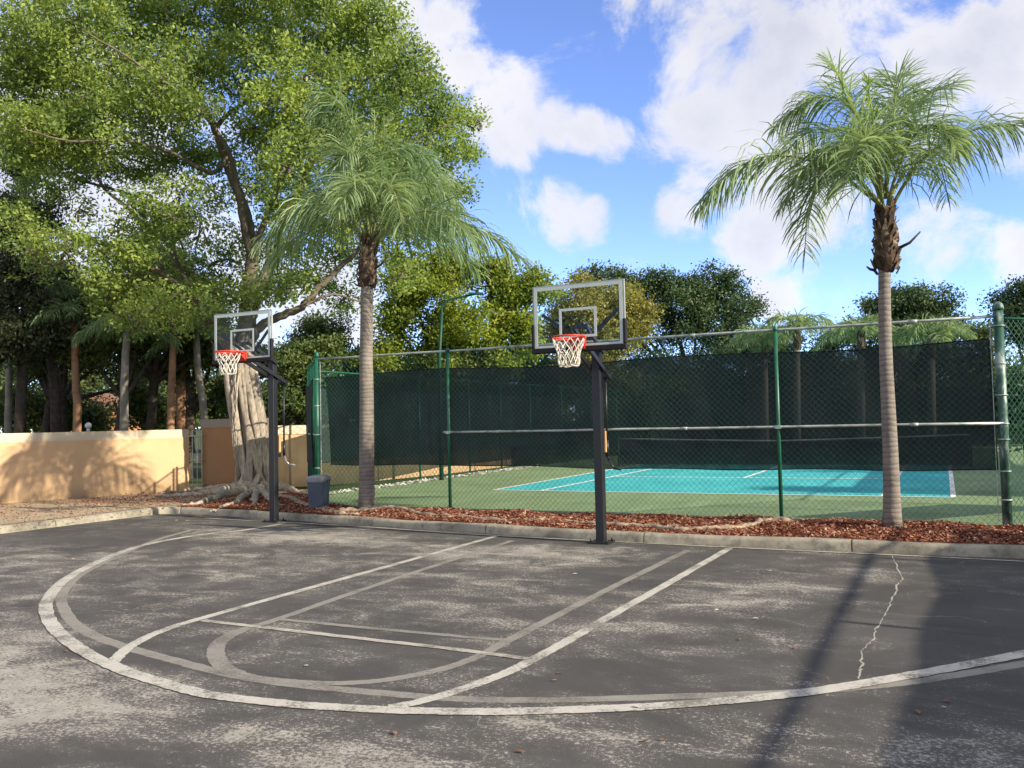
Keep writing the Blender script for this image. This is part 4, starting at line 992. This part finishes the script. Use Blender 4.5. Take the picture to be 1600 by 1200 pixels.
# exposed roots wandering along the mulch
def root(label, pts, r0, r1, zoff=-.005):
    P = [np.array([*gp(x, y, .15)[:2], 0]) for x, y in pts]
    for p in P: p[2] = bedz(p[0], p[1])+zoff
    t = thing('surface_root', label, 'tree root', tuple(P[0]), 0, 'exposed tree roots on the mulch'); m = MB(); limb(m, [p-P[0] for p in P], r0, r1, 60, 10, .022)
    m.build('root_wood', ROOTM, t)
root('thick pale root lying on the mulch from the left palm to the second fence post', [(530,800),(580,797),(620,796),(660,803),(720,808),(790,812),(850,815)], .075, .045)
root('knotted pale root crossing the mulch right of the central hoop pole', [(960,820),(1020,822),(1070,826),(1120,825),(1165,821),(1200,817),(1250,817)], .05, .07)
root('thin root running along the mulch behind the central hoop pole', [(840,812),(890,815),(940,818),(1000,820),(1060,822)], .045, .03)
root('gnarled root at the foot of the gate panel left of the bin', [(430,778),(455,780),(480,790),(520,802),(560,803)], .09, .05)

# --- generic background trees
def bgtree(name, label, px, py_base, D, crown, n, size, lmat, bmat=BARKD, group=None, seed=1, tr=.2, z0=.0, nc=14, fl=.85, flat=.5, twig=None, hang=0.0, per=14, cat='tree'):
    """crown: list of (px,py,rpx) ellipsoids, filled with sub-clumps"""
    r = np.random.default_rng(seed); base = at(px, py_base, D); base[2] = z0
    C = []; 
    for (x, y, rp_) in crown:
        R = rp_*D/F; c = at(x, y, D+r.uniform(-.3,.3)*R)
        for _ in range(nc):
            d = r.normal(size=3); d /= np.linalg.norm(d); k_ = r.uniform(.4,1.05); q = c+d*R*np.array([1, 1, fl])*k_; s = R*r.uniform(.30,.50)*(1.25-.62*k_)
            C.append((q, (s, s, s*.8), 1.0))
    tops = [at(x, y+rp_*.3, D) for x, y, rp_ in crown]; fork = base+(np.mean(tops, axis=0)-base)*np.array([.6,.6,.55])
    limbs = [([fork, (fork+q)/2+np.array([0,0,-.05*np.linalg.norm(q-fork)]), q], tr*.6, tr*.2) for q in tops]
    trunk = [(base, tr*1.4), (base+(fork-base)*.1, tr*1.08), (base+(fork-base)*.5+r.normal(size=3)*.05*np.array([1,1,0]), tr*.95), (fork, tr*.8)]
    return tree(name, label, cat, base, trunk, limbs, C, n, size, lmat, bmat, group, twig if twig else size*1.6, seed, 10, flat, per, hang)
GR = 'trees beyond the tennis court'
bgtree('shade_tree', 'bright yellow green tree behind the court light pole', 690, 740, 34, [(690,460,75),(745,500,60),(640,440,50),(790,470,45),(700,530,50),(620,500,45),(770,430,38),(835,455,36),(610,560,50),(680,590,50),(760,560,50),(820,520,40),(700,420,40)], 64000, .155, YELL, seed=31, group=GR)
bgtree('shade_tree', 'ochre tinted tree directly behind the right glass backboard', 930, 700, 47, [(930,500,62),(965,480,50),(885,520,45),(960,540,52),(900,470,45),(985,500,38),(905,560,45),(960,590,40)], 42000, .18, OCHR, seed=32, group=GR)
bgtree('shade_tree', 'broad dark green tree, the largest mass right of the glass backboard', 1090, 690, 58, [(1060,490,70),(1120,500,62),(1000,470,55),(1090,460,45),(1150,530,42),(1040,440,28),(1175,555,42),(1010,560,55),(1090,570,55),(1150,600,50),(1050,620,50),(920,440,30),(960,450,40),(1120,440,40),(1165,480,30)], 80000, .20, DARK, seed=33, group=GR)
bgtree('shade_tree', 'rounded dark tree right of the right palm trunk, showing over the fence', 1430, 700, 50, [(1425,475,45),(1460,470,35),(1400,500,35),(1370,480,22),(1450,520,40)], 20000, .19, DARK, seed=34, group=GR, nc=10)
bgtree('shade_tree', 'dark tree cut off by the right frame edge above the corner post', 1610, 700, 48, [(1600,480,48),(1640,470,55),(1585,510,30),(1610,540,45)], 19000, .19, DARK, seed=35, group=GR, nc=10)
bgtree('shade_tree', 'shadowy mid green tree between the left palm trunk and the light pole', 560, 735, 37, [(520,520,45),(560,560,42),(610,560,40),(480,540,38),(540,600,40),(655,590,40)], 22000, .15, MIDG, seed=36, group=GR)
bgtree('shade_tree', 'low dark tree far behind the court under the yellow green tree', 800, 715, 52, [(770,580,45),(830,560,45),(860,600,45),(720,600,40),(800,620,40),(900,600,45),(830,530,30)], 17000, .24, DARK, seed=37, group=GR)
bgtree('shade_tree', 'low mid green tree far behind the middle of the court', 1170, 700, 56, [(1150,600,40),(1200,590,38),(1100,620,45),(1230,600,35),(1020,620,45),(970,600,40),(1180,640,40)], 15000, .24, MIDG, seed=38, group=GR)
bgtree('shade_tree', 'low hedge like tree far behind the right end of the court', 1400, 700, 54, [(1310,570,35),(1360,560,35),(1420,570,35),(1480,565,35),(1530,560,38),(1330,620,40),(1430,620,42),(1510,620,45),(1260,600,35),(1215,535,32),(1290,545,30),(1340,520,34),(1400,525,36),(1470,515,36),(1530,530,34),(1250,560,34)], 34000, .22, MIDG, seed=39, group=GR)
# far queen palms beyond the court
def farpalm(label, px, py, pyb, D, L, seed, nf=13):
    r = np.random.default_rng(seed); top = at(px, py, D); base = at(px, pyb, D); base[2] = 0.05
    F_ = []
    for i in range(nf):
        a = i*2*math.pi/nf+r.uniform(-.2,.2); e = r.uniform(.15,1.2); d = np.array([math.cos(a)*math.cos(e), math.sin(a)*math.cos(e), math.sin(e)])
        l = L*r.uniform(.8,1.15); T = top+np.array([math.cos(a), math.sin(a), 0])*l*(.55+.4*math.cos(e))+np.array([0,0,(math.sin(e)*.55-.45)*l]); C_ = top+d*l*.65
        F_.append((top, C_, T, dict(n=34, leaf=.75, plume=.5)))
    palm(label, tuple(base), None, [(base,.2),((base+top)/2,.17),(top,.14)], (top-np.array([0,0,1.0]), top, .2, .16), F_, group='far palms beyond the court', seed=seed, w=.05, nleaf=34)
farpalm('far small palm left of the right palm, fronds arching above the top rail', 1245, 515, 690, 44, 2.3, 61)
farpalm('far palm whose crown meets the dark tree left of the second green post', 1195, 530, 690, 46, 2.0, 62)
farpalm('far pale palm just left of the right palm trunk', 1345, 520, 690, 40, 2.2, 63)
farpalm('far pale palm right of the right palm trunk', 1455, 525, 690, 38, 2.1, 64)

# --- left background wood: individual trees behind the peach wall
GL = 'trees behind the peach wall'
bgtree('pine_tree', 'dark drooping tree at the left frame edge', 35, 690, 31, [(15,350,55),(60,330,45),(20,440,55),(70,500,50),(10,540,50),(40,250,40)], 30000, .16, CASU, BARKD, GL, 71, .2, nc=10, hang=1.0, flat=.1)
bgtree('pine_tree', 'dark drooping tree second from the left frame edge', 90, 690, 34, [(110,490,55),(60,540,50),(150,520,45),(90,440,35)], 24000, .16, CASU, BARKD, GL, 72, .2, nc=10, hang=1.0, flat=.1)
bgtree('shade_tree', 'dark leaning trunk tree behind the middle of the peach wall', 176, 690, 32, [(180,480,50),(230,470,45),(140,540,35),(260,500,45),(210,520,40)], 18000, .16, FICD, BARKD, GL, 73, .19, nc=10)
bgtree('shade_tree', 'mid green tree over the gate between peach wall and ficus', 290, 690, 34, [(290,520,45),(330,560,38),(250,560,42),(310,470,40),(350,600,30)], 16000, .155, MIDG, BARKD, GL, 74, .22, nc=10)
bgtree('shade_tree', 'sunlit bushy tree right of the ficus trunk behind the gate panel', 455, 680, 33, [(450,570,45),(480,600,40),(430,620,38),(500,560,40),(470,640,30),(420,560,30)], 20000, .15, MIDG, BARKD, GL, 75, .2, nc=10)
bgtree('shade_tree', 'olive tree filling the gap left of the ficus trunk, over the gate', 230, 690, 33, [(250,420,55),(200,450,50),(300,470,50),(150,470,45),(330,520,40),(230,520,45),(270,350,40)], 26000, .15, FICD, BARKD, GL, 76, .2, nc=12)
bgtree('shade_tree', 'airy olive tree between the drooping trees and the ficus limbs', 60, 690, 36, [(70,440,45),(110,500,45),(30,500,45),(150,560,40),(60,570,40),(200,590,36),(20,400,40)], 22000, .16, FICD, BARKD, GL, 77, .2, nc=12)
def stem(label, pts, D, r, mat):
    base = at(*pts[0], D); base[2] = 0; t = thing('palm_tree', label, 'palm tree', base, 0, 'slim palm trunks behind the peach wall'); m = MB()
    P = [base]+[at(x, y, D) for x, y in pts[1:]]; limb(m, [p-base for p in P], r*1.15, r*.9, 14, 10, .012); m.build('trunk', mat, t)
    top = P[-1]-base; rr_ = np.random.default_rng(int(pts[0][0])); V_ = []; F_ = []; k = 0
    for i in range(11):
        a = i*2*math.pi/11+rr_.uniform(-.2,.2); e = rr_.uniform(.0,1.1); l = rr_.uniform(1.5,2.1); d = np.array([math.cos(a)*math.cos(e), math.sin(a)*math.cos(e), math.sin(e)])
        V, Fs, _ = frond_mesh(top, top+d*l*.6, top+np.array([math.cos(a),math.sin(a),0])*l*.85+np.array([0,0,(math.sin(e)*.5-.45)*l]), 30, .6, .5, i, 1.0, .045)
        V_.append(V); F_.append(Fs+k); k += len(V)
    from_arrays('crown', np.vstack(V_), np.vstack(F_), PALML, t)
stem('slim orange trunked palm behind the left half of the peach wall', [(120,690),(121,640),(118,590),(116,500)], 31, .13, BARKO)
stem('slim grey trunked palm right of the dark leaning trunk behind the wall', [(194,690),(194,640),(195,590),(198,520)], 30, .13, BARKG)
stem('slim pinkish trunked palm behind the right end of the peach wall', [(266,690),(267,630),(269,580),(272,500)], 31, .12, BARKO)
stem('slim brown palm trunk close to the gate', [(322,690),(318,640),(311,590),(306,520)], 32, .13, BARKG)
stem('tall orange trunk rising to the left of the left backboard', [(285,690),(284,620),(284,560),(283,450)], 34, .2, BARKO)
stem('slim trunk at the far left, second from the frame edge', [(12,690),(14,600),(12,520)], 33, .12, BARKG)
stem('dark slim trunk between the orange trunk and the frame edge', [(88,690),(86,620),(80,560),(70,460)], 32, .17, BARKD)
# understory shrubs and a distant row of trees closing the view
def shrub(label, px, py, D, rpx, n, size, lmat, seed, z0=0.0, fl=.7, group='shrubs behind the walls'):
    r = np.random.default_rng(seed); c = at(px, py, D); R = rpx*D/F; base = c.copy(); base[2] = z0
    C = []
    for _ in range(9):
        d = r.normal(size=3); d /= np.linalg.norm(d); C.append((c+d*R*np.array([1,.8,fl])*.55, (R*.5, R*.5, R*.42), 1.0))
    tree('shrub', label, 'shrub', base, [(base,.06),(c-np.array([0,0,R*.3]),.04)], [], C, n, size, lmat, BARKD, group, size*1.5, seed)
for i, (px, py, rp_, lab) in enumerate([(30,640,55,'leftmost dark shrub behind the peach wall'),(90,640,50,'dark shrub behind the wall beside the orange slim trunk'),(145,655,40,'low shrub left of the distant orange house'),(225,640,48,'dark shrub right of the distant orange house'),
        (275,640,45,'dark shrub behind the right end of the peach wall'),(330,630,40,'shrub behind the shaded wall left of the ficus trunk'),(445,660,32,'dark shrub over the peach wall right of the ficus trunk'),(490,660,34,'dark shrub behind the gate panel')]):
    shrub(lab, px, py, 37+i % 3, rp_, 3200, .2, [FICD, MIDG, FICD][i % 3], 80+i)
sb = gp(1590,800,.1)
shrub('dark shrub behind the fence wing at the right frame edge', 1600, 640, 19.5, 75, 5000, .13, DARK, 95, .05, 1.0)
for i, (px, py, rp_, lab) in enumerate([(-5,645,42,'far low bush at the left frame edge above the peach wall'),(62,650,40,'far low bush between the two leftmost trunks'),(118,655,36,'far low bush behind the globe light on the wall'),(205,652,36,'far low bush right of the orange house'),(250,650,38,'far low bush left of the gate'),(400,645,46,'far bush hidden by the ficus trunk'),(300,640,40,'far bush over the garden gate')]):
    shrub(lab, px, py, 46, rp_, 3600, .22, FICD if i % 2 else MIDG, 180+i)
# distant trees in a row, each its own
row = [(-40,600,75),(40,585,60),(130,580,60),(215,590,55),(300,585,58),(385,590,60),(470,585,60),(560,600,60),(650,610,55),(740,610,55),(830,610,55),(920,620,50),(1010,620,50),(1100,620,50),(1190,615,48),(1280,600,48),(1370,600,48),(1460,595,50),(1550,590,52),(1640,590,60)]
places = ['at the left frame edge','behind the left drooping trees','behind the orange slim trunk','behind the grey slim trunk','behind the gate','behind the ficus trunk','right of the ficus trunk','behind the left palm trunk','left of the light pole','right of the light pole','left of the central hoop','right of the central hoop pole','below the broad dark tree','behind the middle of the net','left of the second green post','right of the second green post','behind the right palm trunk','right of the right palm trunk','behind the corner post','at the right frame edge']
for i, (px, py, rp_) in enumerate(row):
    bgtree('distant_tree', 'distant dark tree in the far row, '+places[i], px, 672, 68+(i % 3)*3, [(px,py,rp_),(px+25,py+35,rp_*.75),(px-25,py+40,rp_*.7)], 5200, .42, DARK if i % 2 else FICD, BARKD, 'far row of trees', 120+i, .2, nc=7)
# trees out of frame on the right, whose shade reaches the court
bgtree('shade_tree', 'shade tree right of the tennis court', 2350, 690, 22, [(2350,330,160),(2250,380,120),(2450,380,120)], 9000, .2, MIDG, BARKD, None, 141, .25, nc=10)
# house
hs = thing('orange_house', 'distant orange house glimpsed between trunks over the peach wall', 'house', at(167,700,44)*np.array([1,1,0]))
b = MB(); b.box((0,0,1.5), (2.6,2.2,3.0), .5); b.build('wall', HOUSE, hs)
b = MB(); b.add([(-1.6,-1.3,3.0),(1.6,-1.3,3.0),(1.6,1.3,3.0),(-1.6,1.3,3.0),(0,-.5,3.8),(0,.5,3.8)], [(0,1,4),(1,2,5,4),(2,3,5),(3,0,4,5),(3,2,1,0)]); o = b.build('roof', ROOFM, hs); o.rotation_euler = (0,0,.5)
# small globe light on the wall top
gl = at(138,663,26.2); g = thing('wall_light', 'small white globe light on top of the peach wall', 'lamp', (gl[0], gl[1], 1.93))
b = MB(); b.cyl((0,0), .05, 0, .08, 10); b.build('base', IVORY, g)
b = MB(); b.lathe((0,0,.08), [(.04,0),(.085,.04),(.10,.09),(.085,.14),(.04,.18),(.005,.19)], 12); b.build('globe', IVORY, g)
# pebble edging along the court's left side
def s_peb(): return (-15.0+random.uniform(-.18,.25), random.uniform(18.8,33), .11+random.uniform(0,.05))
o = chips('pebble_edging', 1600, s_peb, PEBB, .06, .13); tag(o, 'white pebbles edging the left side of the tennis court', 'pebbles')
# fallen leaves on the asphalt
def leaf_mesh(i):
    m = MB(); L = .05; m.add([(-L,0,.002),(-.3*L,.4*L,.012),(.4*L,.38*L,.016),(L,0,.006),(.4*L,-.38*L,.010),(-.3*L,-.4*L,.008)], [(0,5,4,3,2,1)])
    me = bpy.data.meshes.new('fallen_leaf'); me.from_pydata(m.v, [], m.f); me.materials.append(DRYLEAF[i]); return me
LM = [leaf_mesh(i) for i in range(3)]
spots = [(813,1177,0),(1245,1014,1),(866,1065,1),(115,874,2),(160,865,2),(245,877,2),(478,1042,2),(1480,1098,1),(898,898,2),(1497,1013,0),(1010,1160,0),(1120,955,2),(1180,968,2)]
rr = random.Random(5)
for k in range(12):
    x = rr.uniform(60,1560); spots.append((x, rr.uniform(870,1190), rr.randrange(3)))
for k in range(14): spots.append((rr.uniform(275,330), rr.uniform(806,816), rr.choice([0,2])))
names = ['brown dry leaf fallen on the asphalt', 'reddish leaf fallen on the asphalt', 'pale dry leaf or flower fallen on the asphalt']
for x, y, i in spots:
    p = gp(x, y); o = bpy.data.objects.new('fallen_leaf', LM[i]); link(o); o.location = (p[0], p[1], .0095); o.rotation_euler = (rr.uniform(-.05,.05), rr.uniform(-.05,.05), rr.uniform(0,6.3)); s = rr.uniform(.35,.8); o.scale = (s, s, s)
    tag(o, names[i], 'leaf', 'fallen leaves on the asphalt '+('brown','red','pale')[i])
